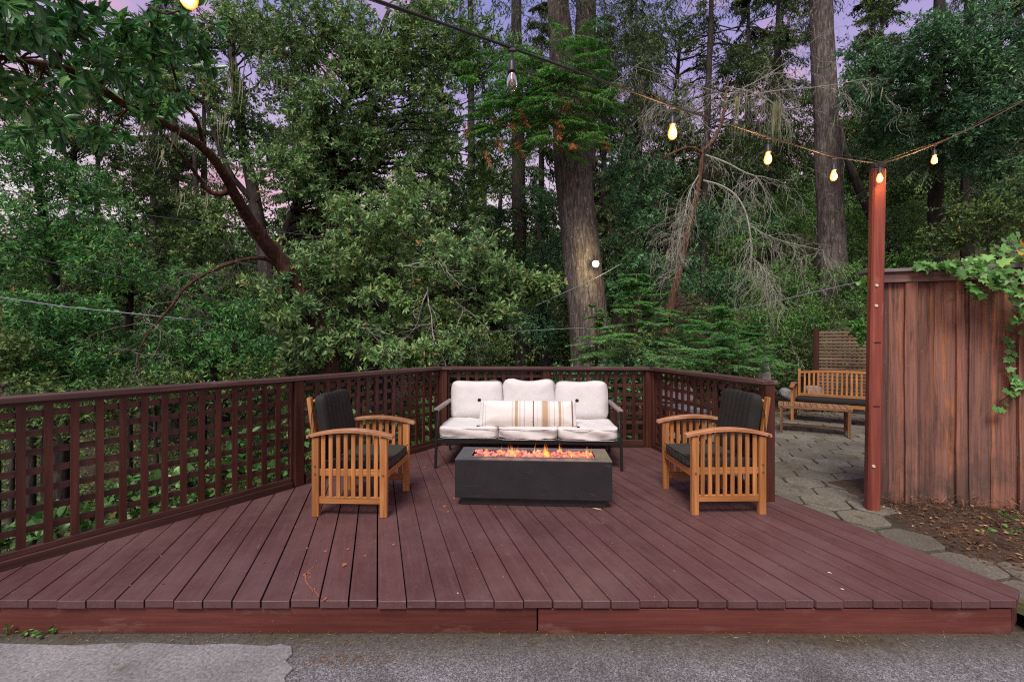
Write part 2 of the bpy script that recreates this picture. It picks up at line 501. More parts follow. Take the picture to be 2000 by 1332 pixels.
# striped lumbar pillow
m, t, b = mat_new('striped_pillow_fabric')
g_ = N(t, 'ShaderNodeSeparateXYZ'); t.links.new(coords(t), g_.inputs[0])
mr = N(t, 'ShaderNodeMapRange'); mr.inputs[1].default_value = -.525; mr.inputs[2].default_value = .525
t.links.new(g_.outputs[0], mr.inputs[0])
r = N(t, 'ShaderNodeValToRGB'); r.color_ramp.interpolation = 'CONSTANT'
base = (.72, .70, .66); tan = (.46, .33, .21); lt = (.60, .55, .48); dk = (.20, .16, .13); gr = (.46, .45, .44)
seq = [(0, base), (.035, gr), (.04, base), (.065, gr), (.07, base), (.335, lt), (.35, base), (.367, tan), (.397, base), (.41, lt), (.425, base), (.46, gr), (.465, base), (.548, dk), (.562, base),
       (.59, gr), (.594, base), (.635, lt), (.648, tan), (.70, lt), (.725, base), (.765, gr), (.77, base), (.81, tan), (.838, base), (.85, lt), (.862, base), (.945, dk), (.958, base)]
e = r.color_ramp.elements
e[0].position, e[0].color = 0, (*base, 1); e[1].position, e[1].color = .999, (*base, 1)
for p, c in seq[1:]:
    x = e.new(p); x.color = (*c, 1)
t.links.new(mr.outputs[0], r.inputs[0])
n = noise_n(t, coords(t), 9, 4)
t.links.new(r.outputs[0], b.inputs['Base Color']); b.inputs['Roughness'].default_value = .9; b.inputs['Specular IOR Level'].default_value = .15
bump_n(t, b, n.outputs[0], .25, .02)
M['pillow'] = m

# grounds
m, t, b = mat_new('asphalt')
v = coords(t)
n1 = noise_n(t, v, 120, 8, .95); n2 = noise_n(t, v, 1.9, 6, .7); n3 = noise_n(t, v, 35, 4, .7)
c1 = ramp_n(t, n1.outputs[0], [(.40, (.030, .030, .032)), (.475, (.085, .085, .089)), (.515, (.26, .26, .275)), (.57, (.66, .66, .70))])
c2 = ramp_n(t, n1.outputs[0], [(.40, (.030, .030, .030)), (.50, (.080, .078, .076)), (.56, (.20, .20, .20)), (.62, (.40, .39, .39))])
f = ramp_n(t, n2.outputs[0], [(.38, (0, 0, 0)), (.64, (1, 1, 1))])
f2 = ramp_n(t, n3.outputs[0], [(.35, (.35, .35, .35)), (.62, (1, 1, 1))])
ff = mixn(t, 1.0, f.outputs[0], f2.outputs[0], 'MULTIPLY')
c = mixn(t, ff, c2.outputs[0], c1.outputs[0])
# moss and dirt in a strip along the foot of the deck
g_ = N(t, 'ShaderNodeSeparateXYZ'); t.links.new(v, g_.inputs[0])
ms = N(t, 'ShaderNodeMath', operation='MULTIPLY_ADD'); ms.inputs[1].default_value = .55; t.links.new(n2.outputs[0], ms.inputs[0]); t.links.new(g_.outputs[1], ms.inputs[2])
fm = ramp_n(t, ms.outputs[0], [(2.42 / 4, (0, 0, 0)), (2.66 / 4, (1, 1, 1))])
dv = N(t, 'ShaderNodeMath', operation='MULTIPLY'); dv.inputs[1].default_value = .25; t.links.new(ms.outputs[0], dv.inputs[0]); t.links.new(dv.outputs[0], fm.inputs[0])
cm = ramp_n(t, n3.outputs[0], [(.35, (.045, .035, .026)), (.55, (.085, .070, .045)), (.7, (.07, .075, .03))])
c = mixn(t, fm.outputs[0], c, cm.outputs[0])
t.links.new(c, b.inputs['Base Color']); b.inputs['Roughness'].default_value = .9; bump_n(t, b, n1.outputs[0], .7, .008)
M['asphalt'] = m
def stone(name, lo, mid, hi, moss=None, sc=1.0, mossamt=.55):
    m, t, b = mat_new(name); v = coords(t)
    n1 = noise_n(t, v, 60 * sc, 6, .75); n2 = noise_n(t, v, 2.2, 5, .7)
    a = N(t, 'ShaderNodeAttribute', attribute_name='rnd')
    c = ramp_n(t, n1.outputs[0], [(.3, lo), (.5, mid), (.7, hi)]).outputs[0]
    ra = ramp_n(t, a.outputs['Fac'], [(0, (.75, .75, .75)), (1, (1.2, 1.2, 1.2))]); c = mixn(t, 1.0, c, ra.outputs[0], 'MULTIPLY')
    r2 = ramp_n(t, n2.outputs[0], [(.3, (.7, .7, .7)), (.7, (1.2, 1.2, 1.2))]); c = mixn(t, 1.0, c, r2.outputs[0], 'MULTIPLY')
    if moss:
        n3 = noise_n(t, v, 3.4, 7, .75)
        f = ramp_n(t, n3.outputs[0], [(mossamt, (0, 0, 0)), (mossamt + .1, (1, 1, 1))]); c = mixn(t, f.outputs[0], c, moss)
    t.links.new(c, b.inputs['Base Color']); b.inputs['Roughness'].default_value = .88; b.inputs['Specular IOR Level'].default_value = .2
    bump_n(t, b, n1.outputs[0], .6, .008)
    return m
M['slab'] = stone('concrete_slab', (.11, .105, .10), (.235, .23, .23), (.38, .375, .38), moss=(.13, .12, .10), mossamt=.58)
M['paver'] = stone('paver_stone', (.085, .078, .060), (.155, .142, .112), (.25, .235, .195), moss=(.095, .075, .035), mossamt=.56)
M['soil'] = stone('forest_soil', (.028, .020, .015), (.060, .040, .029), (.11, .072, .052), moss=(.10, .045, .025), sc=.5)
M['soil_joint'] = stone('joint_soil', (.025, .022, .014), (.050, .045, .028), (.085, .07, .04), moss=(.06, .07, .02), sc=1.0, mossamt=.5)
M['litter'] = leafmat('pine_litter', [(0, (.055, .035, .024)), (.5, (.14, .078, .048)), (.85, (.25, .15, .09)), (1, (.50, .40, .28))], .8, .2, 0)

# leaves
OR = (.42, .17, .09)
M['lf_tan'] = leafmat('oak_leaf', [(0, (0.071, 0.159, 0.064)), (.35, (0.133, 0.278, 0.109)), (.75, (0.227, 0.400, 0.175)), (.955, (0.344, 0.521, 0.240)), (.965, (0.345, 0.161, 0.092)), (1, (0.575, 0.276, 0.184))])
M['lf_dark'] = leafmat('dark_leaf', [(0, (0.038, 0.084, 0.027)), (.4, (0.074, 0.148, 0.048)), (.8, (0.135, 0.235, 0.075)), (.97, (0.224, 0.349, 0.108)), (1, (0.345, 0.172, 0.081))])
M['lf_mad'] = leafmat('madrone_leaf', [(0, (0.031, 0.120, 0.045)), (.5, (0.062, 0.211, 0.077)), (.9, (0.116, 0.320, 0.104)), (1, (0.217, 0.476, 0.104))], .28, .5)
M['lf_bay'] = leafmat('bay_leaf', [(0, (0.039, 0.142, 0.045)), (.5, (0.080, 0.254, 0.082)), (.92, (0.154, 0.407, 0.119)), (.97, (0.288, 0.487, 0.098)), (1, (0.414, 0.138, 0.069))])
M['lf_blue'] = leafmat('bluish_leaf', [(0, (0.036, 0.106, 0.057)), (.5, (0.069, 0.193, 0.097)), (.92, (0.136, 0.332, 0.157)), (1, (0.273, 0.556, 0.254))])
M['lf_shrub'] = leafmat('shrub_leaf', [(0, (0.051, 0.142, 0.037)), (.5, (0.102, 0.265, 0.068)), (.95, (0.174, 0.416, 0.109)), (1, (0.318, 0.473, 0.136))])
M['lf_fir'] = leafmat('fir_needle', [(0, (0.046, 0.173, 0.041)), (.5, (0.091, 0.305, 0.069)), (.93, (0.157, 0.468, 0.092)), (.96, (0.276, 0.115, 0.057)), (1, (0.460, 0.184, 0.092))])
M['lf_firdark'] = leafmat('dark_fir_needle', [(0, (0.021, 0.046, 0.015)), (.5, (0.044, 0.086, 0.026)), (1, (0.093, 0.152, 0.043))])
M['lf_redwood'] = leafmat('redwood_needle', [(0, (0.057, 0.178, 0.044)), (.5, (0.109, 0.312, 0.096)), (.9, (0.170, 0.446, 0.134)), (1, (0.273, 0.446, 0.134))])
M['lf_soft'] = leafmat('soft_needle', [(0, (0.044, 0.162, 0.046)), (.5, (0.087, 0.292, 0.080)), (1, (0.193, 0.475, 0.134))])
M['lf_ivy'] = leafmat('ivy_leaf', [(0, (0.048, 0.146, 0.032)), (.5, (0.095, 0.268, 0.069)), (.97, (0.180, 0.414, 0.138)), (1, (0.690, 0.322, 0.046))], .35, .5)
M['lf_bramble'] = leafmat('bramble_leaf', [(0, (0.028, 0.081, 0.020)), (.5, (0.069, 0.184, 0.050)), (.9, (0.158, 0.335, 0.115)), (1, (0.632, 0.414, 0.287))], .4, .4)
M['lf_far'] = leafmat('far_leaf', [(0, (0.028, 0.066, 0.024)), (.5, (0.057, 0.121, 0.041)), (1, (0.119, 0.225, 0.080))], trans=.1)
M['bark_fir'] = bark('fir_bark', (.030, .024, .021), (.115, .096, .086), (.25, .22, .20), 1.6, 1.0, patch=(.36, .35, .33))
M['bark_dark'] = bark('dark_bark', (.020, .017, .016), (.050, .042, .038), (.095, .082, .074), 1.4)
M['bark_mad'] = bark('madrone_bark', (.022, .012, .009), (.060, .030, .022), (.16, .072, .046), 1.6, .4)
M['bark_rust'] = bark('rusty_bark', (.05, .028, .018), (.12, .065, .040), (.22, .14, .095), 2.0)
M['twig'] = bark('grey_twig', (.07, .062, .05), (.16, .145, .125), (.30, .28, .25), 4.0, .2)
M['twig_pale'] = bark('pale_lichen_twig', (.20, .20, .17), (.36, .36, .31), (.55, .55, .49), 4.0, .2)
M['lichen'] = leafmat('hanging_lichen', [(0, (.16, .19, .12)), (1, (.36, .39, .28))], .9, .1)

# ---------------------------------------------------------------- terrain
FL, FR1, FR2, BR, BL = (-3.26, 2.37), (2.625, 2.37), (2.755, 2.47), (1.81, 5.84), (-.95, 5.97)
RD = Vector((BL[0] - FL[0], BL[1] - FL[1], 0)).normalized()      # left railing, pointing away from the camera
def smooth(a, b, x):
    t = np.clip((x - a) / (b - a), 0, 1); return t * t * (3 - 2 * t)
def terrain(X, Y):
    X = np.asarray(X, float); Y = np.asarray(Y, float)
    # distance beyond the left railing line and the back railing line
    d1 = -(X - BL[0]) * RD.y + (Y - BL[1]) * RD.x
    d2 = Y - 6.1
    e = np.maximum(d1, np.where(X < 2.2, d2, -9))
    e = np.clip(e, 0, None)
    left = -.22 - .34 * np.minimum(e, 9) - .12 * smooth(0, .4, e)
    left = left + .40 * np.clip(Y - 21, 0, 44) + .05 * np.clip(Y - 65, 0, 60)
    right = -.115 + .33 * np.clip(Y - 9.6, 0, 3) + .46 * np.clip(Y - 12.6, 0, 34) + .06 * np.clip(Y - 46, 0, 60)
    s = smooth(1.6, 5.5, X - .10 * (Y - 6))
    z = left * (1 - s) + right * s
    rough = (np.sin(X * .9 + 1.3 * np.sin(Y * .5)) + np.sin(Y * 1.1 + X * .35)) * .09 + (np.sin(X * 3.1 + Y) + np.sin(Y * 2.7 - X)) * .02
    amp = smooth(7, 14, np.hypot(X, Y)) * 1.0
    z = z + rough * amp * (1 + np.clip(Y - 20, 0, 40) * .06)
    front = smooth(2.9, 2.2, Y)
    return z * (1 - front) + (-.30) * front
def tz(x, y): return float(terrain(x, y))
# one sheet from under the camera to beyond the horizon, finer near the camera
gx = np.unique(np.concatenate([np.linspace(-12, 14, 105), np.linspace(-60, 60, 61), np.linspace(-700, 700, 29)]))
gy = np.unique(np.concatenate([np.linspace(-4, 22, 105), np.linspace(-60, 90, 76), np.linspace(-500, 900, 29)]))
GX, GY = np.meshgrid(gx, gy)
GZ = terrain(GX, GY)
nx = len(gx); idx = np.arange(GX.size).reshape(GX.shape)
q = np.stack([idx[:-1, :-1], idx[:-1, 1:], idx[1:, 1:], idx[1:, :-1]], -1).reshape(-1, 4)
b = MB(); b.add(np.stack([GX, GY, GZ], -1).reshape(-1, 3), q, .5)
b.build('ground', M['soil'], smooth=True, kind='structure')

b = MB()   # driveway in front of the deck, edge just under the fascia board
b.add([(-9, -6, -.18), (9, -6, -.18), (9, 2.40, -.18), (-9, 2.40, -.18)], np.array([[0, 1, 2, 3]]), .5)
b.build('driveway', M['asphalt'], kind='structure')
# pale concrete slab at the left with a broken edge
edge = [(-4, 2.30), (-4, 1.2), (-.93, 1.2), (-.95, 1.6), (-.99, 1.85), (-.985, 2.0), (-1.03, 2.06), (-1.02, 2.12), (-1.08, 2.17), (-1.07, 2.22), (-1.10, 2.27), (-1.16, 2.285), (-1.22, 2.27), (-1.42, 2.29), (-1.6, 2.28), (-1.9, 2.30), (-2.2, 2.275), (-2.6, 2.29), (-3.1, 2.28)]
b = MB(); b.prism(edge, -.19, -.168, .6, .004)
b.build('concrete_slab', M['slab'], kind='structure')

# stone paving to the right of the deck
def patio_z(x, y): return -.075 - .06 * float(smooth(4.0, 2.5, y))
def in_patio(x, y):
    if y < 2.42 or y > 9.3: return False
    if y <= 5.9 and x < 2.80 - .288 * (y - 2.47) + .06: return False
    if y > 5.9 and x < 1.75 + (y - 5.9) * .5: return False
    lim = 3.20 + .10 * math.sin(y * 3) if y < 4.25 else 3.4 + (y - 4.25) * 2.2
    if y < 3.2: lim = 3.20 + (3.2 - y) * .45
    return x < min(lim, 7.8)
b = MB(); jb = MB()
hs = .205; a0 = math.radians(12)
for i in range(-30, 60):
    for j in range(-30, 60):
        ux = i * hs * 1.5; uy = (j + .5 * (i % 2)) * hs * math.sqrt(3)
        x = 3.0 + ux * math.cos(a0) - uy * math.sin(a0); y = 3.0 + ux * math.sin(a0) + uy * math.cos(a0)
        if not in_patio(x, y): continue
        rr = R.uniform(.92, .985)
        poly = [(x + hs * rr * R.uniform(.975, 1.02) * math.cos(a0 + k * math.pi / 3), y + hs * rr * R.uniform(.975, 1.02) * math.sin(a0 + k * math.pi / 3)) for k in range(6)]
        # rounded corners
        pp = []
        for k in range(6):
            p0, p1, p2 = poly[k - 1], poly[k], poly[(k + 1) % 6]
            pp += [(p1[0] * .90 + p0[0] * .10, p1[1] * .90 + p0[1] * .10), (p1[0] * .90 + p2[0] * .10, p1[1] * .90 + p2[1] * .10)]
        z = patio_z(x, y) + R.uniform(-.003, .004)
        b.prism(pp, z - .05, z, R.random(), .006)
b.build('paved_path', M['paver'], kind='structure')
v = []; f = []                  # soil showing in the joints
ys = np.linspace(2.35, 9.4, 40)
for y in ys:
    x0 = 2.80 - .288 * (y - 2.47) + .01 if y < 5.9 else 1.8 + (y - 5.9) * .5
    x1 = 3.25 if y < 4.1 else 3.4 + (y - 4.1) * 2.2
    for k in range(9):
        x = x0 + (min(x1, 8.2) - x0) * k / 8
        v.append((x, y, patio_z(x, y) - .015 + .003 * math.sin(9 * x + 7 * y)))
n = len(ys); idx = np.arange(n * 9).reshape(n, 9)
q = np.stack([idx[:-1, :-1], idx[:-1, 1:], idx[1:, 1:], idx[1:, :-1]], -1).reshape(-1, 4)
jm = MB(); jm.add(v, q, .5); jm.build('path_joint_soil', M['soil_joint'], kind='structure')
# raised bank of soil between paving and fence
v = []; ys = np.linspace(2.0, 4.6, 27)
for y in ys:
    for k in range(15):
        x = 3.08 + k * .28 + .02 * math.sin(5 * y)
        h = .02 + .03 * math.sin(3 * x + 2 * y) * .5 + .03 * float(smooth(3.3, 3.9, y)) + .012 * noise.noise(Vector((x * 9, y * 9, 0)))
        h *= float(smooth(0, .45, x - 3.10)) 
        v.append((x, y, patio_z(x, y) - .012 + h))
n = len(ys); idx = np.arange(n * 15).reshape(n, 15)
q = np.stack([idx[:-1, :-1], idx[:-1, 1:], idx[1:, 1:], idx[1:, :-1]], -1).reshape(-1, 4)
b = MB(); b.add(v, q, .5); b.build('soil_bank', M['soil'], smooth=True, kind='structure')
def bank_z(x, y):
    h = .02 + .03 * math.sin(3 * x + 2 * y) * .5 + .03 * float(smooth(3.3, 3.9, y))
    return patio_z(x, y) - .012 + h * float(smooth(0, .45, x - 3.10))

# ---------------------------------------------------------------- deck
TH = math.atan(.296)            # the boards run this much off the line of sight
deck = empty('deck', (-.70, 2.37, 0), TH, 'low deck of dark red-brown painted boards under the seating group', 'deck')
ct, st = math.cos(TH), math.sin(TH)
def loc2(p): 
    x, y = p[0] + .70, p[1] - 2.37
    return (x * ct + y * st, -x * st + y * ct)
poly = [loc2(p) for p in (FL, FR1, FR2, BR, BL)]
def clip(poly, a, keep_less):
    out = []
    for i in range(len(poly)):
        p, q = poly[i], poly[(i + 1) % len(poly)]
        ip = (p[0] <= a) == keep_less; iq = (q[0] <= a) == keep_less
        if ip: out.append(p)
        if ip != iq:
            s = (a - p[0]) / (q[0] - p[0]); out.append((a, p[1] + s * (q[1] - p[1])))
    return out
b = MB()
pitch = .1455
for k in range(-22, 28):
    gap = R.choice([.006, .008, .009, .011])
    x0, x1 = k * pitch + gap / 2, (k + 1) * pitch - gap / 2
    pl = clip(clip(poly, x0, False), x1, True)
    if len(pl) < 3: continue
    ar = abs(sum(pl[i][0] * pl[(i + 1) % len(pl)][1] - pl[(i + 1) % len(pl)][0] * pl[i][1] for i in range(len(pl)))) / 2
    if ar < .004: continue
    # uneven board ends along the front
    dy = R.uniform(-.006, .004); dz = R.uniform(-.002, .002)
    pl = [(p[0], p[1] + (dy if p[1] < 1.4 + abs(p[0]) * .35 and abs((p[0] * st + p[1] * ct)) < .02 else 0)) for p in pl]
    b.prism(pl, -.038 + dz, dz, R.random(), .003)
b.build('decking', M['deck'], deck)
# fascia boards (children with their own frame, parallel to the picture)
Mi = deck.matrix_basis.inverted() if False else (Matrix.Translation(deck.location) @ Matrix.Rotation(TH, 4, 'Z')).inverted()
def child_world(o):
    o.matrix_parent_inverse = Mi
    return o
b = MB(); b.box((-1.63, 2.402, -.112), (3.52, .036, .136), rnd=.4, bev=.003); child_world(b.build('fascia_board', M['fascia'], deck))
b = MB(); b.box((1.375, 2.398, -.116), (2.475, .036, .134), rnd=.8, bev=.003); child_world(b.build('fascia_board', M['fascia'], deck))
b = MB(); b.bar((2.62, 2.41, -.11), (2.745, 2.50, -.11), .036, .135, rnd=.2); b.bar((2.745, 2.50, -.11), (1.80, 5.78, -.11), .036, .135, rnd=.2)
child_world(b.build('side_fascia', M['fascia'], deck))
b = MB()
for k in range(9): b.bar((-.95 - .6486 * (5.97 - 2.5 - k * .4) + .12, 2.5 + k * .4, -.125), (2.7 - k * .11, 2.5 + k * .4, -.125), .04, .17, rnd=.2)
child_world(b.build('joist_frame', M['fascia'], deck))
# scraped and rubbed marks on the boards (real stains, thin films just above the paint)
def film(name, pts, w, mat, z=.0035):
    b = MB(); v = []
    for i, (px, py) in enumerate(pts):
        Y = EYE * F / (py - 666); X = (px - 1000) / F * Y
        ww = w * R.uniform(.5, 1.1); v += [(X - ww / 2, Y, z), (X + ww / 2, Y + .002, z)]
    f = np.array([(2 * i, 2 * i + 1, 2 * i + 3, 2 * i + 2) for i in range(len(pts) - 1)])
    b.add(v, f, .5); child_world(b.build(name, mat, deck))
film('scrape_mark', [(614, 1106), (606, 1112), (600, 1119), (596, 1126), (596, 1134), (600, 1141), (606, 1148), (613, 1154), (619, 1160), (622, 1166)], .006, M['stain'])
for (px, py, s) in [(673, 1103, .020), (636, 1077, .012), (713, 1086, .010), (680, 1073, .012), (769, 1064, .011), (596, 1122, .012), (605, 1128, .008), (612, 1153, .012), (635, 1170, .014), (869, 989, .02), (875, 1000, .012), (604, 1120, .008)]:
    b = MB(); Y = EYE * F / (py - 666); X = (px - 1000) / F * Y
    pts = [(X + s * R.uniform(.5, 1.1) * math.cos(a), Y + s * R.uniform(.7, 1.6) * math.sin(a)) for a in np.linspace(0, 6.28, 9)[:-1]]
    b.add([(p[0], p[1], .0035) for p in pts], [tuple(range(8))], .5); child_world(b.build('rubbed_spot', M['stain'], deck))

# ---------------------------------------------------------------- railing
def railing(name, A, B, posts, label, group, step, z_off=0.0, end_posts=(1, 1), phase=.0):
    """lattice railing from A to B; posts: distances of the intermediate posts"""
    A, B = Vector((*A, 0)), Vector((*B, 0)); L = (B - A).length; ang = math.atan2(B.y - A.y, B.x - A.x)
    r = empty(name, A, ang, label, 'railing', group)
    xs = ([0.0] if end_posts[0] else []) + list(posts) + ([L] if end_posts[1] else [])
    for x in xs:
        b = MB(); b.box((x, 0, .49), (.089, .089, .975), rnd=R.random(), bev=.004)
        b.build('post', M['rail_z'], r)
        for s in (-1, 1):
            if 0 < x + s * .06 < L:
                b = MB(); b.box((x + s * .057, .012, .49), (.024, .05, .97), rnd=R.random(), bev=.002); b.build('post_trim', M['rail_z'], r)
    b = MB(); b.box((L / 2, .0, .999), (L + .10, .142, .038), rnd=.6, bev=.004); b.build('cap_rail', M['cap'], r)
    spans = sorted(set([0.0] + list(posts) + [L]))
    for a, c in zip(spans, spans[1:]):
        a2, c2 = a + .07, c - .07
        b = MB(); b.box(((a2 + c2) / 2, -.030, .028), (c2 - a2, .04, .055), rnd=.3, bev=.003)
        b.box(((a2 + c2) / 2, -.008, .074), (c2 - a2, .04, .036), rnd=.6, bev=.003)
        b.build('bottom_rail', M['rail_x'], r)
        b = MB(); b.box(((a2 + c2) / 2, -.004, .966), (c2 - a2, .036, .026), rnd=.3, bev=.002); b.build('top_rail', M['rail_x'], r)
        bv = MB(); n = max(1, round((c2 - a2) / step)); st_ = (c2 - a2) / n
        for i in range(1, n): bv.box((a2 + i * st_ + R.uniform(-.002, .002), -.012, .523), (.042, .016, .862), rnd=R.random())
        bv.build('lattice_upright', M['rail_z'], r)
        bh = MB()
        for i in range(7): bh.box(((a2 + c2) / 2, .0038, .195 + i * .1175), (c2 - a2, .015, .040), rnd=R.random())
        bh.build('lattice_crosspiece', M['rail_x'], r)
    return r
EL = (-.935 - .6486 * 3.9, 5.92 - 3.9)
CL, CR, ER = (-.935, 5.92), (1.765, 5.80), (2.16, 3.86)
Lr = math.hypot(CL[0] - EL[0], CL[1] - EL[1])
dpost = Lr - math.hypot(CL[0] + 2.012, CL[1] - 4.26)
railing('lattice_railing', EL, CL, [dpost, dpost - 1.98], 'long lattice railing run on the left of the deck, behind the left armchair', 'lattice railings round the deck', .122, end_posts=(0, 1))
railing('lattice_railing', (CL[0] + .055, CL[1]), (CR[0] - .03, CR[1]), [1.32], 'lattice railing run straight behind the cream sofa', 'lattice railings round the deck', .118, end_posts=(1, 1))
railing('lattice_railing', (CR[0] + .035, CR[1] - .04), ER, [], 'short lattice railing run behind the right armchair, ending at the paving', 'lattice railings round the deck', .122, end_posts=(1, 1))

# ---------------------------------------------------------------- armchairs and bench
def sup(w, h, d, n=8.0, res=14, amp=.006, seed=0, fr=5.0):
    """upholstered block: rounded super-ellipsoid box, w x h x d, with slight creases"""
    bm = bmesh.new(); bmesh.ops.create_cube(bm, size=2.0)
    bmesh.ops.subdivide_edges(bm, edges=bm.edges[:], cuts=res, use_grid_fill=True)
    V = np.array([v.co[:] for v in bm.verts]); Fc = [[v.index for v in f.verts] for f in bm.faces]; bm.free()
    r = (np.abs(V) ** n).sum(1) ** (1 / n); V = V / r[:, None]
    out = V * np.array([w / 2, h / 2, d / 2])
    for i, p in enumerate(out):
        k = noise.fractal(Vector((p[0] * fr + seed * 3.1, p[1] * fr, p[2] * fr)), 1.0, 2.0, 3)
        out[i] += V[i] * k * amp
    return out, np.array(Fc)
def put(b, V, Fc, Mx, rnd=.5):
    A = np.array(Mx); b.add(V @ A[:3, :3].T + A[:3, 3], Fc, rnd)

def seat_frame_set(root, Wd, D=.58, slat_n=8, back_slats=5, k=1.0):
    hy = Wd / 2 - .022
    for s in (-1, 1):
        b = MB(); b.box((.265, s * hy, .305), (.055, .042, .61), rnd=R.random(), bev=.003); lg = b.build('front_leg', M['teak_z'], root)
        b = MB(); b.tube([(.265, s * (hy + .019), .325), (.265, s * (hy + .026), .325)], .008, 8); b.build('bolt', M['bolt'], lg)
        b = MB(); b.box((-.265, s * hy, .305), (.055, .042, .61), rnd=R.random(), bev=.003); lg = b.build('rear_leg', M['teak_z'], root)
        for zz in (.33, .39):
            b = MB(); b.tube([(-.265, s * (hy + .019), zz), (-.265, s * (hy + .026), zz)], .008, 8); b.build('bolt', M['bolt'], lg)
        b = MB(); b.box((0, s * hy, .127), (.475, .024, .052), rnd=R.random(), bev=.002); b.box((0, s * (hy - .004), .338), (.475, .022, .052), rnd=R.random(), bev=.002)
        b.build('side_rail', M['teak_x'], root)
        for i in range(slat_n):
            x = -.265 + .53 * (i + 1) / (slat_n + 1)
            b = MB(); b.box((x, s * (hy + .006), .375 + .015 * (1 - (x / .33) ** 2)), (.030, .014, .46 + .03 * (1 - (x / .33) ** 2)), rnd=R.random(), bev=.0015); b.build('side_slat', M['teak_z'], root)
        # arched armrest
        n = 16; v = []
        for i in range(n + 1):
            u = -1 + 2 * i / n; x = .005 + u * .335; z = .602 + .048 * (1 - u * u); w = .032 + .006 * (1 - u * u)
            for dy, dz in ((-w, 0), (w, 0), (w, .020), (w - .004, .024), (-w + .004, .024), (-w, .020)): v.append((x, s * hy + dy, z + dz))
        f = []
        for i in range(n):
            for j in range(6): f.append((i * 6 + j, (i + 1) * 6 + j, (i + 1) * 6 + (j + 1) % 6, i * 6 + (j + 1) % 6))
        f += [tuple(range(6)), tuple(reversed(range(n * 6, n * 6 + 6)))]
        b = MB(); b.add(v, f, R.random()); am = b.build('armrest', M['teak_arm'], root)
        b = MB(); b.tube([(-.305, s * (hy + .033), .620), (-.305, s * (hy + .039), .620)], .008, 8); b.build('bolt', M['bolt'], am)
        # leaning back post
        b = MB(); b.bar((-.262, s * (hy - .052), .30), (-.345, s * (hy - .052), .905), .042, .030, up=(1, 0, 0), rnd=R.random(), bev=.003); b.build('back_post', M['teak_z'], root)
    # back rails and slats
    b = MB(); w2 = hy - .07
    b.bar((-.277, -w2, .43), (-.277, w2, .43), .026, .05, rnd=.4, bev=.002); b.build('lower_back_rail', M['teak_y'], root)
    b = MB(); n = 12; v = []
    for i in range(n + 1):
        u = -1 + 2 * i / n; z = .865 + .030 * (1 - u * u)
        for dx, dz in ((-.013, -.045), (.013, -.045), (.013, 0), (-.013, 0)): v.append((-.338 + dx, u * w2, z + dz))
    f = []
    for i in range(n):
        for j in range(4): f.append((i * 4 + j, i * 4 + (j + 1) % 4, (i + 1) * 4 + (j + 1) % 4, (i + 1) * 4 + j))
    f += [(3, 2, 1, 0), tuple(range(n * 4, n * 4 + 4))]
    b.add(v, f, .6); b.build('top_back_rail', M['teak_y'], root)
    for i in range(back_slats):
        y = -w2 + 2 * w2 * (i + 1) / (back_slats + 1)
        b = MB(); b.bar((-.279, y, .45), (-.334, y, .84), .030, .014, up=(1, 0, 0), rnd=R.random(), bev=.001); b.build('back_slat', M['teak_z'], root)
    b = MB(); b.box((.272, 0, .318), (.026, 2 * hy - .05, .055), rnd=.7, bev=.002); b.box((-.25, 0, .318), (.026, 2 * hy - .05, .055), rnd=.5, bev=.002)
    for i in range(5): b.box((-.2 + i * .1, 0, .335), (.06, 2 * hy - .03, .014), rnd=R.random())
    b.build('seat_frame', M['teak_y'], root)

def armchair(loc, rz, label, ties):
    root = empty('armchair', loc, rz, label, 'armchair', 'slatted wooden armchairs by the fire table')
    seat_frame_set(root, .665)
    b = MB(); V, Fc = sup(.55, .56, .078, 9, 12, .004, 1); put(b, V, Fc, Matrix.Translation((.025, 0, .388))); sc = b.build('seat_cushion', M['seat_fab'], root, smooth=True)
    b = MB(); 
    for z in (.425, .352): b.tube([(.29, -.265, z), (.298, 0, z), (.29, .265, z)], .004, 6)
    b.build('piping', M['black_fab'], sc)
    b = MB(); V, Fc = sup(.085, .55, .53, 7, 14, .006, 2, 4)
    put(b, V, Fc, Matrix.Translation((-.235, 0, .665)) @ Matrix.Rotation(-.17, 4, 'Y')); bc = b.build('back_cushion', M['black_rib'], root, smooth=True)
    for s in (-1, 1):
        b = MB()
        for k in range(2):
            p = Vector((-.285, s * .277, .80)); pts = [p]
            for i in range(7):
                p = p + Vector((R.uniform(-.018, .004) if i < 3 else R.uniform(-.006, .006), s * R.uniform(0, .008), -.045 if i > 1 else .01)); pts.append(p)
            b.tube(pts, .0028, 5)
        b.build('tie', M['black_fab'], bc)
    return root
armchair((-1.234, 3.815, 0), math.radians(-2.5), 'slatted wooden armchair with black cushions at the left end of the fire table', False)
armchair((1.680, 3.865, 0), math.radians(180 + 1.5), 'slatted wooden armchair with black cushions at the right end of the fire table', True)

U2, V2 = Vector((.89, -.456, 0)), Vector((.456, .89, 0))
pz = -.075
# garden bench (front faces -V2): local x = forward
U2, V2 = Vector((.79, -.613, 0)), Vector((.613, .79, 0))
bc = Vector((5.02, 8.14, 0)) + U2 * .80 + V2 * .26
bench = empty('garden_bench', (bc.x, bc.y, pz), math.atan2(-V2.y, -V2.x), 'long slatted wooden bench with a black seat pad behind the low slatted table', 'bench')
seat_frame_set(bench, 1.66, slat_n=7, back_slats=20)
b = MB(); V, Fc = sup(.54, 1.54, .065, 9, 12, .004, 5); put(b, V, Fc, Matrix.Translation((.02, 0, .385))); b.build('seat_cushion', M['black_fab'], bench, smooth=True)

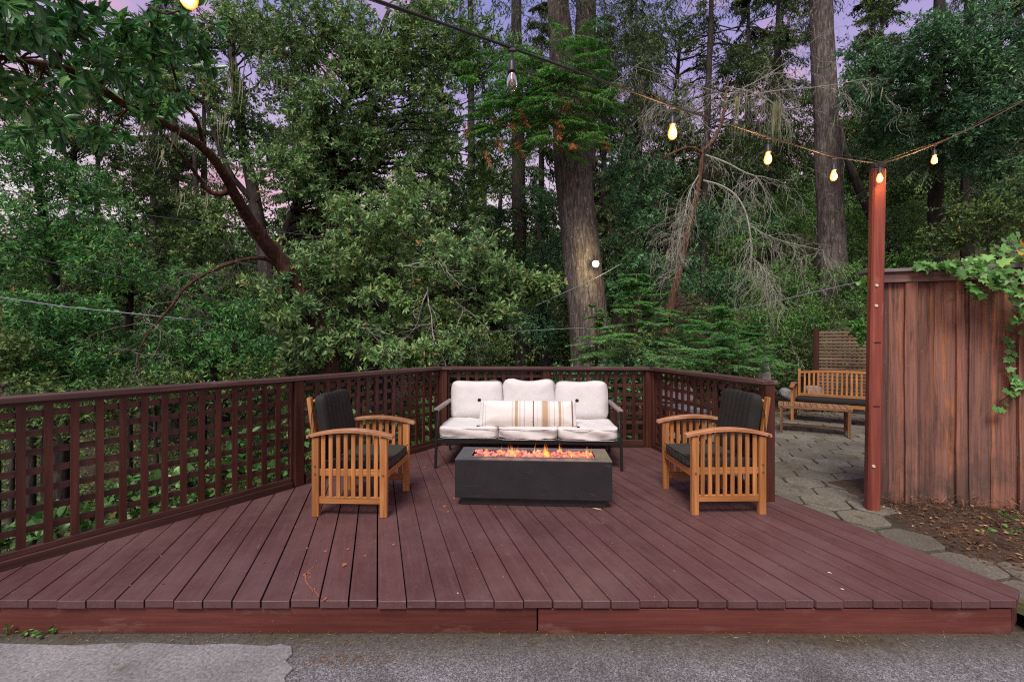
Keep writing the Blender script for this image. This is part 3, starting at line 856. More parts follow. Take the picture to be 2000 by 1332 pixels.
# slatted coffee table
U2, V2 = Vector((.86, -.51, 0)), Vector((.51, .86, 0))
tcn = Vector((4.16, 7.12, 0)) + U2 * .475 + V2 * .26
tb = empty('coffee_table', (tcn.x, tcn.y, pz), math.atan2(U2.y, U2.x), 'low slatted wooden table standing on the stone paving', 'table')
b = MB()
for i in range(13): b.box((-.475 + .95 * (i + .5) / 13, 0, .420), (.95 / 13 - .006, .50, .018), rnd=R.random(), bev=.002)
b.build('table_top', M['old_y'], tb)
b = MB()
for s in (-1, 1): b.box((0, s * .238, .398), (.94, .024, .03), rnd=.5, bev=.002)
b.build('apron', M['old_x'], tb)
for sx in (-1, 1):
    for sy in (-1, 1):
        b = MB(); b.box((sx * .43, sy * .225, .205), (.042, .05, .41), rnd=R.random(), bev=.003); b.build('leg', M['old_z'], tb)
    b = MB(); b.box((sx * .43, 0, .10), (.022, .40, .045), rnd=.5); b.build('end_rail', M['old_y'], tb)
    for i in range(7):
        b = MB(); b.box((sx * .43, -.20 + .40 * (i + .5) / 7, .255), (.014, .032, .27), rnd=R.random()); b.build('end_slat', M['old_z'], tb)
b = MB(); b.box((0, 0, .10), (.84, .06, .022), rnd=.4, bev=.002); b.build('stretcher', M['old_x'], tb)

# ---------------------------------------------------------------- sofa
sofa = empty('sofa', (.186, 5.18, 0), math.radians(-3.2), 'three seat sofa with thick cream cushions and a black metal frame, behind the fire table', 'sofa')
SW = 1.93
for sx in (-1, 1):
    for sy, nm in ((-1, 'front_leg'), (1, 'rear_leg')):
        b = MB(); b.bar((sx * (SW / 2 + .012), sy * .405, 0), (sx * (SW / 2 - .002), sy * .39, .615 if sy < 0 else .60), .026, .026, up=(0, 1, 0), bev=.003); b.build(nm, M['metal'], sofa)
    b = MB(); b.box((sx * (SW / 2 - .002), -.005, .627), (.055, .83, .024), rnd=R.random(), bev=.004)
    ob = b.build('armrest', M['greyarm'], sofa)
    b = MB(); b.box((sx * (SW / 2 - .002), 0, .606), (.022, .78, .014)); b.build('arm_bar', M['metal'], ob)
b = MB()
b.box((0, -.39, .290), (SW, .028, .050), bev=.003); b.box((0, .39, .290), (SW, .028, .050), bev=.003)
for x in (-SW / 2 + .01, -.32, .32, SW / 2 - .01): b.box((x, 0, .290), (.028, .76, .045), bev=.003)
for k in range(9): b.box((0, -.34 + k * .085, .312), (SW - .03, .05, .006))
b.build('seat_frame', M['metal'], sofa)
b = MB()
b.bar((-SW / 2 + .02, .405, .60), (-SW / 2 + .02, .43, .745), .026, .026, up=(0, 1, 0)); b.bar((SW / 2 - .02, .405, .60), (SW / 2 - .02, .43, .745), .026, .026, up=(0, 1, 0))
b.bar((-SW / 2 + .02, .43, .735), (SW / 2 - .02, .43, .735), .026, .026)
for k in range(13): b.bar((-SW / 2 + .12 + k * .14, .42, .33), (-SW / 2 + .12 + k * .14, .43, .73), .012, .012, up=(0, 1, 0))
b.build('back_frame', M['metal'], sofa)
def perimeter(w, h, n=8.0, m=64):
    out = []
    for i in range(m + 1):
        a = 2 * math.pi * i / m; c, s = math.cos(a), math.sin(a)
        r = (abs(c) ** n + abs(s) ** n) ** (-1 / n); out.append((c * r * w / 2, s * r * h / 2))
    return out
cw = (SW - .05) / 3
for i in (-1, 0, 1):
    x = i * (cw + .004)
    sag = .0 if i == 0 else 0
    b = MB(); V, Fc = sup(cw, .78, .12, 10, 30, .013, 10 + i, 5.5)
    # slouching front edge
    for j, p in enumerate(V):
        if p[1] < -.25: p[2] -= (.014 if i >= 0 else .002) * (-.25 - p[1]) / .14 * (1 - (p[0] / (cw / 2)) ** 2 * .6)
        # diagonal creases on the front face
        if p[1] < -.34: p[1] += .010 * math.sin(34 * (p[2] + p[0] * (.28 + .1 * i)) + i * 2)
    put(b, V, Fc, Matrix.Translation((x, -.02, .378))); sc = b.build('seat_cushion', M['cream'], sofa, smooth=True)
    b = MB(); pts = [(x + px, -.02 + py, .423 if True else 0) for px, py in perimeter(cw + .006, .786, 10)]; b.tube(pts, .0038, 5)
    pts = [(x + px, -.02 + py, .325 - (.012 if py < -.3 and i >= 0 else 0)) for px, py in perimeter(cw + .004, .784, 10)]; b.tube(pts, .0038, 5)
    b.build('piping', M['pipe'], sc)
    # back cushion
    ch = .455 if i else .47
    T = Matrix.Translation((x * .985, .285, .642 if i else .65)) @ Matrix.Rotation(math.radians(R.uniform(-1.0, 1.0)), 4, 'Y') @ Matrix.Rotation(-.20, 4, 'X')
    b = MB(); V, Fc = sup(cw - .005, .20, ch, 7.0, 30, .015, 20 + i, 3.2)
    for p in V:
        e = max(abs(p[0]) / (cw / 2), abs(p[2]) / (ch / 2)); p[1] *= (1 - .55 * e ** 6)
        p[2] -= .022 * (p[0] / (cw / 2) * (1 if i == 1 else -1 if i == -1 else 0) < -.2) * 0
        if p[2] > 0: p[2] -= .016 * math.cos(p[0] / (cw / 2) * math.pi * 1.0) * (p[2] / (ch / 2)) ** 3 * (1.2 if i == 0 else .5)
    put(b, V, Fc, T); bcu = b.build('back_cushion', M['cream'], sofa, smooth=True)
    b = MB(); pts = [tuple(T @ Vector((px, -.034, py - (.016 * math.cos(px / (cw / 2) * math.pi) * (py / (ch / 2)) ** 3 * (.5 if i else 1.2) if py > 0 else 0)))) for px, py in perimeter(cw - .004, ch - .008, 7.0)]; b.tube(pts, .004, 5)
    b.build('piping', M['pipe'], bcu)
# lumbar pillow, lying on the sofa
pil = empty('lumbar_pillow', (.172, 4.93, .562), math.radians(-2.5), 'long cream pillow with tan stripes and black pompoms lying on the sofa', 'pillow')
b = MB(); V, Fc = sup(1.04, .15, .285, 16, 30, .006, 31, 6)
for p in V:
    e = max((abs(p[0]) / .52) ** 8, (abs(p[2]) / .1425) ** 3); p[1] *= max(.12, 1 - .85 * e)
    p[2] *= 1 + .05 * (abs(p[0]) / .52) ** 6; p[0] *= 1 + .012 * (abs(p[2]) / .14) ** 3
TP = Matrix.Rotation(-.42, 4, 'X')
put(b, V, Fc, TP); b.build('pillow_cover', M['pillow'], pil, smooth=True)
for sx in (-1, 1):
    for sz in (-1, 1):
        c = TP @ Vector((sx * .535, -.004, sz * .150)); b = MB()
        V, Fc = sup(.040, .040, .040, 2, 5, .004, 3, 60); put(b, V, Fc, Matrix.Translation(c)); b.build('pompom', M['black_fab'], pil, smooth=True)
b = MB()
for u, n_ in ((.555, 13), (.952, 13)):
    for k in range(n_):
        z = -.12 + .24 * k / (n_ - 1)
        if k % 3 == 2: continue
        c = TP @ Vector((-.52 + 1.04 * u + .004 * (-1) ** k, -.068 * (1 - (abs(z) / .1425) ** 3 * .85) * (1 if u < .9 else .55) - .003, z)); b.box(tuple(c), (.008, .006, .011))
b.build('stitching', M['black_fab'], pil)

# ---------------------------------------------------------------- fire table
ft = empty('fire_table', (.182, 3.91, 0), math.radians(-3.6), 'long dark rectangular gas fire table with flame-lit rocks, standing in front of the sofa', 'fire table')
TW, TD, TZ = 1.275, .44, .38
b = MB()   # body as a ring with a recess for the tray
b.box((0, -TD / 2 + .045, .222), (TW, .09, .312), bev=.003); b.box((0, TD / 2 - .045, .222), (TW, .09, .312), bev=.003)
b.box((-TW / 2 + .055, 0, .222), (.11, TD - .182, .312)); b.box((TW / 2 - .055, 0, .222), (.11, TD - .182, .312))
b.build('body', M['concrete_dark'], ft)
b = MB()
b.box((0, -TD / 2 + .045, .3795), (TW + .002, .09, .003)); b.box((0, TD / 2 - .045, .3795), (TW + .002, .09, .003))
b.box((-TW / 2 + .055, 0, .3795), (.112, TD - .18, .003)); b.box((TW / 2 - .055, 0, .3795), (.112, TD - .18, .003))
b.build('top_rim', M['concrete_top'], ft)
b = MB(); b.box((0, 0, .034), (TW - .085, TD - .07, .065), bev=.003); b.build('plinth', M['concrete_dark'], ft)
b = MB()
for s in (-1, 1):
    b.box((0, s * .126, .376), (1.055, .006, .018)); b.box((s * .5245, 0, .376), (.006, .248, .018))
b.box((0, 0, .335), (1.05, .25, .004)); b.build('burner_tray', M['tray'], ft)
b = MB()
for i in range(420):
    s = R.uniform(.011, .021); x = R.uniform(-.505, .505); y = R.uniform(-.108, .108)
    bm = bmesh.new(); bmesh.ops.create_icosphere(bm, subdivisions=1, radius=s)
    V = np.array([v.co[:] for v in bm.verts]); Fc = np.array([[v.index for v in f.verts] for f in bm.faces]); bm.free()
    V = V * (1 + NR.uniform(-.35, .35, V.shape)) + (x, y, .352 + R.uniform(0, .030)); b.add(V, Fc, R.random())
b.build('lava_rock', M['lava'], ft, kind='stuff')
# flames: thin tongues in clusters
def tongue(b, x, y, z, h, w):
    n = 7; prof = [(0, .55), (.12, 1.0), (.28, .85), (.45, .55), (.65, .3), (.85, .12), (1.0, .01)]
    sx = R.uniform(-.012, .012); ang = [k * math.pi / 3 for k in range(6)]
    base = b.n
    v = []
    for tt, r_ in prof:
        ox = sx * tt * tt * 1.5 + .003 * math.sin(9 * tt + x * 50); 
        for a in ang: v.append((x + ox + w * r_ * math.cos(a), y + w * .8 * r_ * math.sin(a), z + h * tt))
    f = []; rn = []
    for i in range(n - 1):
        for k in range(6): f.append((i * 6 + k, i * 6 + (k + 1) % 6, (i + 1) * 6 + (k + 1) % 6, (i + 1) * 6 + k)); rn.append((prof[i][0] + prof[i + 1][0]) / 2)
    b.add(v, np.array(f), np.array(rn))
for cx, hh, nn in ((-.32, .05, 3), (-.245, .085, 6), (-.17, .10, 7), (-.10, .05, 3), (.03, .10, 6), (.12, .10, 6), (.24, .10, 6), (.31, .085, 6), (.40, .07, 5), (.47, .08, 5), (-.42, .05, 3), (.18, .05, 3)):
    b = MB()
    for k in range(nn * 2):
        tongue(b, cx + R.uniform(-.03, .03), R.uniform(-.08, .10), .358, hh * R.choice([.4, .5, .7, 1.15]) * R.uniform(.8, 1.1), R.uniform(.006, .016))
    b.build('flame', M['flame'], ft, smooth=True)
def point_light(name, p, e, col, r, parent=None):
    d = bpy.data.lights.new(name, 'POINT'); d.energy = e; d.color = col; d.shadow_soft_size = r
    o = bpy.data.objects.new(name, d); COL.objects.link(o); o.location = p
    if parent is not None: o.parent = parent
for x in (-.4, -.27, -.13, .02, .16, .30, .44): point_light('flame_light', (x, .03, .47), .38, (1, .36, .13), .06, ft)

# ---------------------------------------------------------------- string lights, post
post = empty('string_light_post', (3.065, 3.86, 0), math.radians(-17), 'tall square post stained red at the corner of the wooden fence, holding the string lights', 'post')
b = MB(); b.bar((-.012, 0, -.12), (.030, 0, 2.80), .093, .093, up=(1, 0, 0), rnd=.4, bev=.012); b.build('post_shaft', M['post'], post)
for z in (1.815, 1.645, .30):
    b = MB(); xx = -.012 + .042 * (z + .12) / 2.92; b.tube([(xx - .012, -.046, z), (xx - .012, -.056, z)], [.0135, .011], 10); b.build('bolt_head', M['bolt_pale'], post)
for z in (1.335, .80):
    b = MB(); xx = -.012 + .042 * (z + .12) / 2.92
    b.add([(xx + .028 * math.cos(a), -.0472, z + .008 * math.sin(a)) for a in np.linspace(0, 6.28, 13)[:-1]], [tuple(range(12))], .1); b.build('knot', M['rail_z'], post)

PT = Vector((2.76, 3.80, 2.815))
C0, C1 = Vector((0, 1.85, 2.535)), Vector((3.085, 3.80, 2.83))
def on_line(t):
    p = C0.lerp(C1, t); p.z = float(np.interp(t, [-1.5, -.294, 0, .272, .523, .766, 1], [2.47, 2.487, 2.535, 2.572, 2.632, 2.695, 2.82]))
    return p
def cabl(name, pts, r, mat, label, cat='cable', group=None):
    b = MB(); b.tube(pts, r, 8); return b.build(name, mat, label=label, cat=cat, group=group, smooth=True)
A_ = [on_line(t) for t in np.linspace(-1.2, 1.0, 40)]
for i, p in enumerate(A_):
    t = -1.2 + 2.2 * i / 39; p.z += .004
cabl('string_light_cable', A_, .0052, M['cable'], 'thick black cable of the string lights crossing from upper left to the red post')
cabl('guide_wire', [on_line(t) + Vector((.01, .02, .022 + .018 * math.sin(t * 9))) for t in np.linspace(-1.2, 1.0, 40)], .0016, M['wire_dark'], 'thin guide wire running just above the thick string light cable', 'wire')
B_ = []
for i in range(30):
    t = i / 29 * 6; B_.append(Vector((3.085 + .635 * t, 3.80 + .215 * t, 2.825 + .235 * t + .018 * t * t)))
cabl('string_light_cable', B_, .0050, M['cable_bulb_lit'], 'cable browned with painted bulb light, rising from the red post to the right edge')
cabl('guide_wire', [p + Vector((0, .02, .016 + .012 * math.sin(i * .7))) for i, p in enumerate(B_)], .0016, M['cable_bulb_lit'], 'thin guide wire above the cable right of the red post', 'wire')
b = MB()
for k in range(5): b.tube([(3.085 + .065 * math.cos(a), 3.85 + .07 * math.sin(a), 2.80 + .006 * k) for a in np.linspace(0, 6.28, 14)], .004, 6)
b.build('cable_wrap', M['cable'], label='black cable wound round the top of the red post', cat='cable')

def bulb(p, lit, label, e=8.0):
    """p is the point of the cable the lamp hangs from"""
    r = empty('string_light_bulb', p, 0, label, 'light bulb', 'bulbs of the string lights')
    b = MB(); b.box((0, 0, -.004), (.034, .016, .016), bev=.004); b.tube([(0, 0, -.01), (0, 0, -.045)], .0045, 8); b.build('hanger', M['socket'], r)
    b = MB(); b.lathe([(.0, -.040), (.010, -.044), (.0155, -.058), (.0165, -.085), (.019, -.088), (.019, -.094), (.0165, -.098), (.0, -.099)], sides=18); b.build('socket', M['socket'], r, smooth=True)
    b = MB(); b.lathe([(.0125, -.098), (.0135, -.106), (.018, -.116), (.0222, -.132), (.0232, -.143), (.0205, -.156), (.013, -.166), (.005, -.170), (.0, -.1705)], sides=20)
    b.build('glass', M['bulb_lit'] if lit else M['glass'], r, smooth=True)
    if not lit:
        b = MB(); b.lathe([(.006, -.100), (.004, -.13), (.0, -.132)], sides=8); b.lathe([(.012, -.1005), (.012, -.104), (0, -.1045)], sides=10)
        for k in range(4):
            a = k * math.pi / 2; b.tube([(.004 * math.cos(a), .004 * math.sin(a), -.12), (.008 * math.cos(a), .008 * math.sin(a), -.143), (.003 * math.cos(a), .003 * math.sin(a), -.150)], .0011, 5)
        b.build('filament', M['filament_dim'], r)
    else:
        point_light('bulb_light', (0, -.03, -.15), e, (1, .50, .18), .02, r)
    return r
bulb(on_line(0) + Vector((0, 0, .0)), False, 'clear unlit bulb on the black cable, the largest one hanging in full view')
bulb(on_line(-.294) - Vector((0, 0, .034)), True, 'lit bulb cut off by the top edge, above the madrone leaves')
bulb(on_line(.272), True, 'lit bulb next to the clear unlit one along the cable')
bulb(on_line(.523), True, 'lit bulb halfway between the clear bulb and the red post, left of the mottled trunk')
bulb(on_line(.766), True, 'lit bulb hanging in front of the mottled right-hand fir trunk')
bulb(Vector((3.025, 3.745, 2.82)), True, 'lit bulb hanging against the top of the red post', 2.6)
bulb(Vector((3.725, 4.015, 3.078)), True, 'lit bulb right of the red post on the rising bulb-browned cable')

# ---------------------------------------------------------------- wooden fence
b = MB()
fx0, fy0, fx1, fy1 = 3.30, 4.02, 5.0, 3.51
def fpt(px):      # plane of the fence
    r = (px - 1000) / F
    s = (fy1 - fy0) / (fx1 - fx0)
    Y = (fy0 - s * fx0) / (1 - s * r)
    return r * Y, Y
fence = empty('board_fence', (fx0, fy0, 0), math.atan2(fy1 - fy0, fx1 - fx0), 'weathered reddish fence of tall vertical boards at the right, with ivy over its top', 'fence')
def fl_(px):
    X, Y = fpt(px); return math.hypot(X - fx0, Y - fy0) * (1 if X > fx0 else -1)
bds = [(1712, 1734, .0), (1733, 1765, .0), (1762, 1785, -.020), (1784, 1822, .002), (1821, 1866, -.002), (1861, 1876, -.018), (1875, 1893, .012), (1890, 1932, .0), (1931, 1966, -.004), (1962, 1986, .010), (1984, 2010, -.012), (2008, 2060, 0), (2058, 2110, -.012), (2108, 2170, 0), (2168, 2230, -.01)]
b = MB()
for k, (a, c, dy) in enumerate(bds):
    x0, x1 = fl_(a), fl_(c); zb = -.13 + R.uniform(-.01, .02)
    n = 14; v = []
    ph = R.uniform(0, 9)
    for i in range(n + 1):
        z = zb + (1.875 - zb) * i / n
        for x, y in ((x0, 0), (x0, -.022), (x1, -.022), (x1, 0)):
            v.append((x + .003 * math.sin(z * 4 + ph) + .0015 * math.sin(z * 17 + ph), dy * 1.6 + y + .004 * math.sin(z * 1.7 + ph + (x == x1) * .8), z + (.02 * math.sin(x * 90 + ph) if i == 0 else 0)))
    f = []
    for i in range(n):
        for j in range(4): f.append((i * 4 + j, i * 4 + (j + 1) % 4, (i + 1) * 4 + (j + 1) % 4, (i + 1) * 4 + j))
    f += [(3, 2, 1, 0), tuple(range(n * 4, n * 4 + 4))]
    b.add(v, f, (k * .37) % 1.0)
# weathered redwood: grey-violet faces, orange where fresh, black streaks, pale lichen low down
m, t, bs = mat_new('weathered_redwood')
v = coords(t, (46, 46, 1.5), off=17.0); n = noise_n(t, v, 1, 7, .7, .5)
v2 = coords(t, (17, 17, .5), off=23.0); n2 = noise_n(t, v2, 1, 6, .7, .8)
n3 = noise_n(t, coords(t, (10, 10, .7), off=31.0), 1, 6, .75)
n5 = noise_n(t, coords(t, (1, 1, .7)), 3.0, 5, .7)
c1 = ramp_n(t, n2.outputs[0], [(.30, (.085, .055, .048)), (.40, (.19, .105, .085)), (.50, (.28, .145, .11)), (.57, (.27, .14, .10)), (.605, (.46, .18, .065)), (.65, (.27, .19, .165)), (.78, (.36, .27, .24))]).outputs[0]
cg = ramp_n(t, n.outputs[0], [(.3, (.45, .42, .42)), (.5, (1, 1, 1)), (.7, (1.35, 1.3, 1.3))]); c = mixn(t, 1.0, c1, cg.outputs[0], 'MULTIPLY')
at2 = N(t, 'ShaderNodeAttribute', attribute_name='rnd'); tt2 = ramp_n(t, at2.outputs['Fac'], [(0, (.50, .50, .52)), (.3, (1.05, .95, .92)), (.6, (.80, .82, .88)), (1, (1.15, 1.0, .9))]); c = mixn(t, 1.0, c, tt2.outputs[0], 'MULTIPLY')
fs = ramp_n(t, n3.outputs[0], [(.54, (0, 0, 0)), (.66, (.9, .9, .9))]); c = mixn(t, fs.outputs[0], c, (.035, .028, .028))
g_ = N(t, 'ShaderNodeSeparateXYZ'); t.links.new(coords(t), g_.inputs[0])
mr = N(t, 'ShaderNodeMapRange'); mr.inputs[1].default_value = 1.1; mr.inputs[2].default_value = -.1; t.links.new(g_.outputs[2], mr.inputs[0])
mm = N(t, 'ShaderNodeMath', operation='MULTIPLY'); t.links.new(mr.outputs[0], mm.inputs[0])
f5 = ramp_n(t, n5.outputs[0], [(.45, (0, 0, 0)), (.6, (1, 1, 1))]); t.links.new(f5.outputs[0], mm.inputs[1])
mm2 = N(t, 'ShaderNodeMath', operation='MULTIPLY'); t.links.new(mm.outputs[0], mm2.inputs[0]); mm2.inputs[1].default_value = .75
c = mixn(t, mm2.outputs[0], c, (.060, .050, .045))
n6 = noise_n(t, coords(t, (1, 1, .6)), 55, 4, .7); f6 = ramp_n(t, n6.outputs[0], [(.64, (0, 0, 0)), (.70, (.7, .7, .7))])
mm3 = mixn(t, 1.0, f6.outputs[0], f5.outputs[0], 'MULTIPLY'); c = mixn(t, mm3, c, (.36, .34, .31))
t.links.new(c, bs.inputs['Base Color']); bs.inputs['Roughness'].default_value = .85; bs.inputs['Specular IOR Level'].default_value = .15
bump_n(t, bs, n.outputs[0], .7, .008)
M['fence'] = m
b.build('board_panel', M['fence'], fence)
b = MB()
x0, x1 = fl_(1690), fl_(2230)
b.box(((x0 + x1) / 2, -.050, 1.900), (x1 - x0 - .02, .030, .085), rnd=.3, bev=.003); b.build('fascia_rail', M['lath'], fence)
m = wood('silvery_cap_wood', (.10, .085, .085), (.20, .18, .185), (.32, .29, .30), 0, 1, .8, .4, worn=(.07, .05, .045), wornamt=.6)
M['silver'] = m
M['fence_x'] = wood('weathered_rail_wood', (.09, .05, .045), (.19, .12, .105), (.31, .22, .20), 0, 1, .8, .5, worn=(.05, .035, .03), wornamt=.6)
fence.children[-1].data.materials[0] = M['fence_x']
b = MB(); b.box(((x0 + x1) / 2 - .02, -.01, 1.960), (x1 - x0 + .03, .16, .030), rnd=.3, bev=.004); b.build('cap_board', M['silver'], fence)
b = MB(); b.box((x0 + .11, .07, .91), (.09, .09, 2.04), rnd=.0); b.build('end_post', M['fence'], fence)

# lattice screen behind the bench
sc = at(1594, 660, 9.25); sc2 = at(1735, 662, 8.55)
d = Vector((sc2.x - sc.x, sc2.y - sc.y, 0)); LS = d.length
scr = empty('lattice_screen', (sc.x, sc.y, -.115), math.atan2(d.y, d.x), 'tall weathered lattice screen between red posts, behind the garden bench', 'screen')
b = MB(); b.box((0, 0, .86), (.10, .10, 1.72), rnd=.2, bev=.004); b.build('screen_post', M['rail_z'], scr)
b = MB(); b.box((LS - .04, 0, .86), (.10, .10, 1.72), rnd=.7, bev=.004); b.build('screen_post', M['rail_z'], scr)
b = MB(); i = 0; z = .25
while z < 1.67: b.box((LS / 2, -.014, z), (LS - .09, .010, .034), rnd=R.random()); z += .066
x = .10
while x < LS - .08: b.box((x, -.003, .95), (.034, .010, 1.44), rnd=R.random()); x += .075
b.build('lattice_panel', M['lath'], scr)

# red-brown post and grey stump beyond the railing, pale cushioned cot on the paving behind it
p = at(1436, 705, 8.6)
b = MB(); b.box((0, 0, 0), (.10, .10, 1.2), rnd=.5, bev=.005); b.build('garden_post', M['rail_z'], label='short dark red post in the shrubs beyond the right railing', cat='post', loc=(p.x, 8.6, p.z - .6))
p = at(1490, 697, 8.9)
def wobf(a, k): 
    return lambda u, th, P: 1 + a * np.sin(k * th + 3 * u) + a * .6 * np.sin((k * 2 + 1) * th + 5 * u)
b = MB(); b.tube([(p.x + .03, 8.9, p.z - .9), (p.x, 8.9, p.z - .4), (p.x - .03, 8.9, p.z)], [.16, .13, .11], 14, wob=wobf(.12, 3)); b.build('tree_stump', M['twig_pale'], label='weathered grey tree stump in the shrubs past the end of the railing', cat='stump', smooth=False)
cot = empty('lounge_chair', (2.75, 7.35, -.10), math.radians(4), 'low lounge chair with pale cushions seen through the right railing', 'lounge chair')
b = MB(); V, Fc = sup(.62, .12, .26, 6, 10, .008, 41); put(b, V, Fc, Matrix.Translation((0, .30, .55)) @ Matrix.Rotation(-.2, 4, 'X')); M['mauve'] = fabric('mauve_fabric', (.30, .25, .26)); b.build('back_cushion', M['mauve'], cot, smooth=True)
b = MB(); V, Fc = sup(.62, .55, .10, 8, 10, .006, 42); put(b, V, Fc, Matrix.Translation((0, 0, .36))); M['bluegrey'] = fabric('blue_grey_fabric', (.13, .15, .21)); b.build('seat_cushion', M['bluegrey'], cot, smooth=True)
b = MB()
for sx in (-1, 1):
    for sy in (-1, 1): b.box((sx * .32, sy * .27, .2), (.045, .045, .40), bev=.003)
    b.box((sx * .32, 0, .40), (.05, .6, .03))
b.box((0, -.27, .29), (.6, .03, .05)); b.box((0, .27, .29), (.6, .03, .05)); b.build('frame', M['old_z'], cot)
# garden cushion lying behind the bench, seen through its slats
p = at(1588, 764, 9.0)
b = MB(); V, Fc = sup(.30, .16, .26, 4, 10, .01, 44); put(b, V, Fc, Matrix.Translation((0, 0, 0))); b.build('boulder', M['slab'], label='pale boulder behind the garden bench, seen between its back slats', cat='boulder', loc=(p.x, p.y, p.z - .02), group='pale rocks behind the garden bench')
p = at(1536, 766, 9.1)
b = MB(); V, Fc = sup(.26, .2, .22, 3, 10, .02, 45); put(b, V, Fc, Matrix.Rotation(.5, 4, 'Y')); b.build('boulder', M['slab'], label='pale boulder left of the garden bench armrest', cat='boulder', loc=(p.x, p.y, p.z - .04), group='pale rocks behind the garden bench')

# small bottle at the right edge
p = at(1996, 1040, 3.45)
bt = empty('spray_bottle', (p.x + .02, 3.38, bank_z(p.x, 3.38) - .01), 0, 'small blue and white plastic bottle on the soil at the right edge', 'bottle')
M['blue'] = flat('blue_plastic', (.03, .18, .42), .35); M['whitep'] = flat('white_plastic', (.6, .65, .7), .35)
b = MB(); b.lathe([(.0, 0), (.032, 0), (.034, .02), (.034, .09), (.014, .125), (.012, .135)], sides=14); b.build('bottle_body', M['whitep'], bt, smooth=True)
b = MB(); b.lathe([(.0346, .03), (.0346, .08)], sides=14); b.build('sleeve', M['blue'], bt, smooth=True)
b = MB(); b.box((-.015, 0, .15), (.065, .022, .026), bev=.004); b.build('trigger_cap', M['blue'], bt)

# wires and flood light
def wire(pts, r, mat, label, sagn=.0):
    P = [at(*p) for p in pts]; out = []
    for i in range(len(P) - 1):
        for k in range(10): out.append(P[i].lerp(P[i + 1], k / 10))
    out.append(P[-1]); b = MB(); b.tube(out, r, 6); b.build('overhead_wire', mat, label=label, cat='wire', group='wires crossing the woods', smooth=True)
wire([(-60, 365, 7.2), (240, 415, 7.4), (700, 472, 7.9), (1010, 500, 9.2)], .006, M['wire_dark'], 'dark overhead wire, uppermost of the three on the left')
wire([(-60, 478, 6.4), (250, 545, 6.6), (500, 603, 7.2)], .006, M['wire_dark'], 'black overhead wire, middle one of the three on the left')
wire([(-60, 572, 6.0), (130, 600, 6.1), (380, 625, 6.6)], .009, M['wire_pale'], 'thick pale blue-grey wire, lowest of the three on the left')
wire([(845, 648, 8.9), (1010, 647, 9.2), (1150, 640, 9.6)], .008, M['wire_pale'], 'pale wire running low towards the big fir trunk')
wire([(1408, 610, 8.8), (1500, 592, 9.3), (1700, 545, 10.4)], .009, M['wire_pale'], 'pale wire behind the right-hand shrubs by the red post')
wire([(1040, 600, 10.2), (1165, 543, 10.6), (1215, 515, 10.8)], .008, M['wire_pale'], 'short slanting pale rope crossing the big fir trunk under the lamp')
p = at(1162, 517, 10.9)
fl = empty('flood_lamp', p, 0, 'glaring yellowish lamp fixed to the big fir trunk', 'lamp')
b = MB(); b.lathe([(.075, .10), (.08, 0), (.05, -.02)], sides=16); o = b.build('lamp_housing', M['socket'], fl); o.rotation_euler = (math.radians(75), 0, 0)
b = MB(); V, Fc = sup(.17, .10, .17, 2, 6, 0); put(b, V, Fc, Matrix.Translation((0, -.09, 0))); b.build('lamp_glass', M['flood'], fl, smooth=True)
point_light('flood_light', (0, -.28, 0), 22, (1, .80, .38), .08, fl)

# ---------------------------------------------------------------- vegetation helpers
def nrm(a): return a / (np.linalg.norm(a, axis=-1, keepdims=True) + 1e-9)
def rdir(n, up=0.0, flat=1.0):
    d = NR.normal(size=(n, 3)); d[:, 2] *= flat; d = nrm(d); d[:, 2] += up; return nrm(d)
def leafset(b, P, D, Nn, L, Wd, near=True, rnd=None):
    n = len(P)
    if n == 0: return
    S = nrm(np.cross(D, Nn)); Nn = np.cross(S, D)
    L = np.broadcast_to(L, (n,))[:, None]; Wd = np.broadcast_to(Wd, (n,))[:, None]
    r = NR.random(n) if rnd is None else rnd
    if near:
        V = np.stack([P, P + D * .30 * L + S * .44 * Wd + Nn * .12 * Wd, P + D * .68 * L + S * .42 * Wd + Nn * .06 * Wd - Nn * .03 * L, P + D * L - Nn * .10 * L,
                      P + D * .68 * L - S * .42 * Wd + Nn * .06 * Wd - Nn * .03 * L, P + D * .30 * L - S * .44 * Wd + Nn * .12 * Wd], 1)
        i = np.arange(n)[:, None] * 6
        b.add(V.reshape(-1, 3), np.concatenate([i + np.array([[0, 1, 2, 3]]), i + np.array([[0, 3, 4, 5]])]), np.concatenate([r, r]))
    else:
        V = np.stack([P, P + D * .45 * L + S * .5 * Wd, P + D * L - Nn * .06 * L, P + D * .45 * L - S * .5 * Wd], 1)
        i = np.arange(n)[:, None] * 4
        b.add(V.reshape(-1, 3), i + np.array([[0, 1, 2, 3]]), r)
def twigs(b, A, B, r0, rnd=.5):
    """thin three-sided twigs from A to B"""
    n = len(A); T = nrm(B - A); S = nrm(np.cross(T, NR.normal(size=(n, 3)))); Q = np.cross(T, S)
    r0 = np.broadcast_to(r0, (n,))[:, None]
    ring = [r0 * (math.cos(a) * S + math.sin(a) * Q) for a in (0, 2.09, 4.19)]
    V = np.stack([A + x for x in ring] + [B + x * .45 for x in ring], 1)
    i = np.arange(n)[:, None] * 6
    f = np.concatenate([i + np.array([[k, (k + 1) % 3, 3 + (k + 1) % 3, 3 + k]]) for k in range(3)])
    b.add(V.reshape(-1, 3), f, rnd)
def blobs(specs):
    """specs: (px, py, Y, rx_px, ry_px, depth_m, n, clump_r) -> clump centres and radii"""
    C, Rr = [], []
    for px, py, Y, rx, ry, dz, n, cr in specs:
        c = np.array(at(px, py, Y)); s = np.array([rx / F * Y, dz, ry / F * Y])
        d = rdir(n) * (NR.random((n, 1)) ** .45)
        C.append(c + d * s); Rr.append(cr * NR.uniform(.6, 1.3, n))
    return np.vstack(C), np.concatenate(Rr)
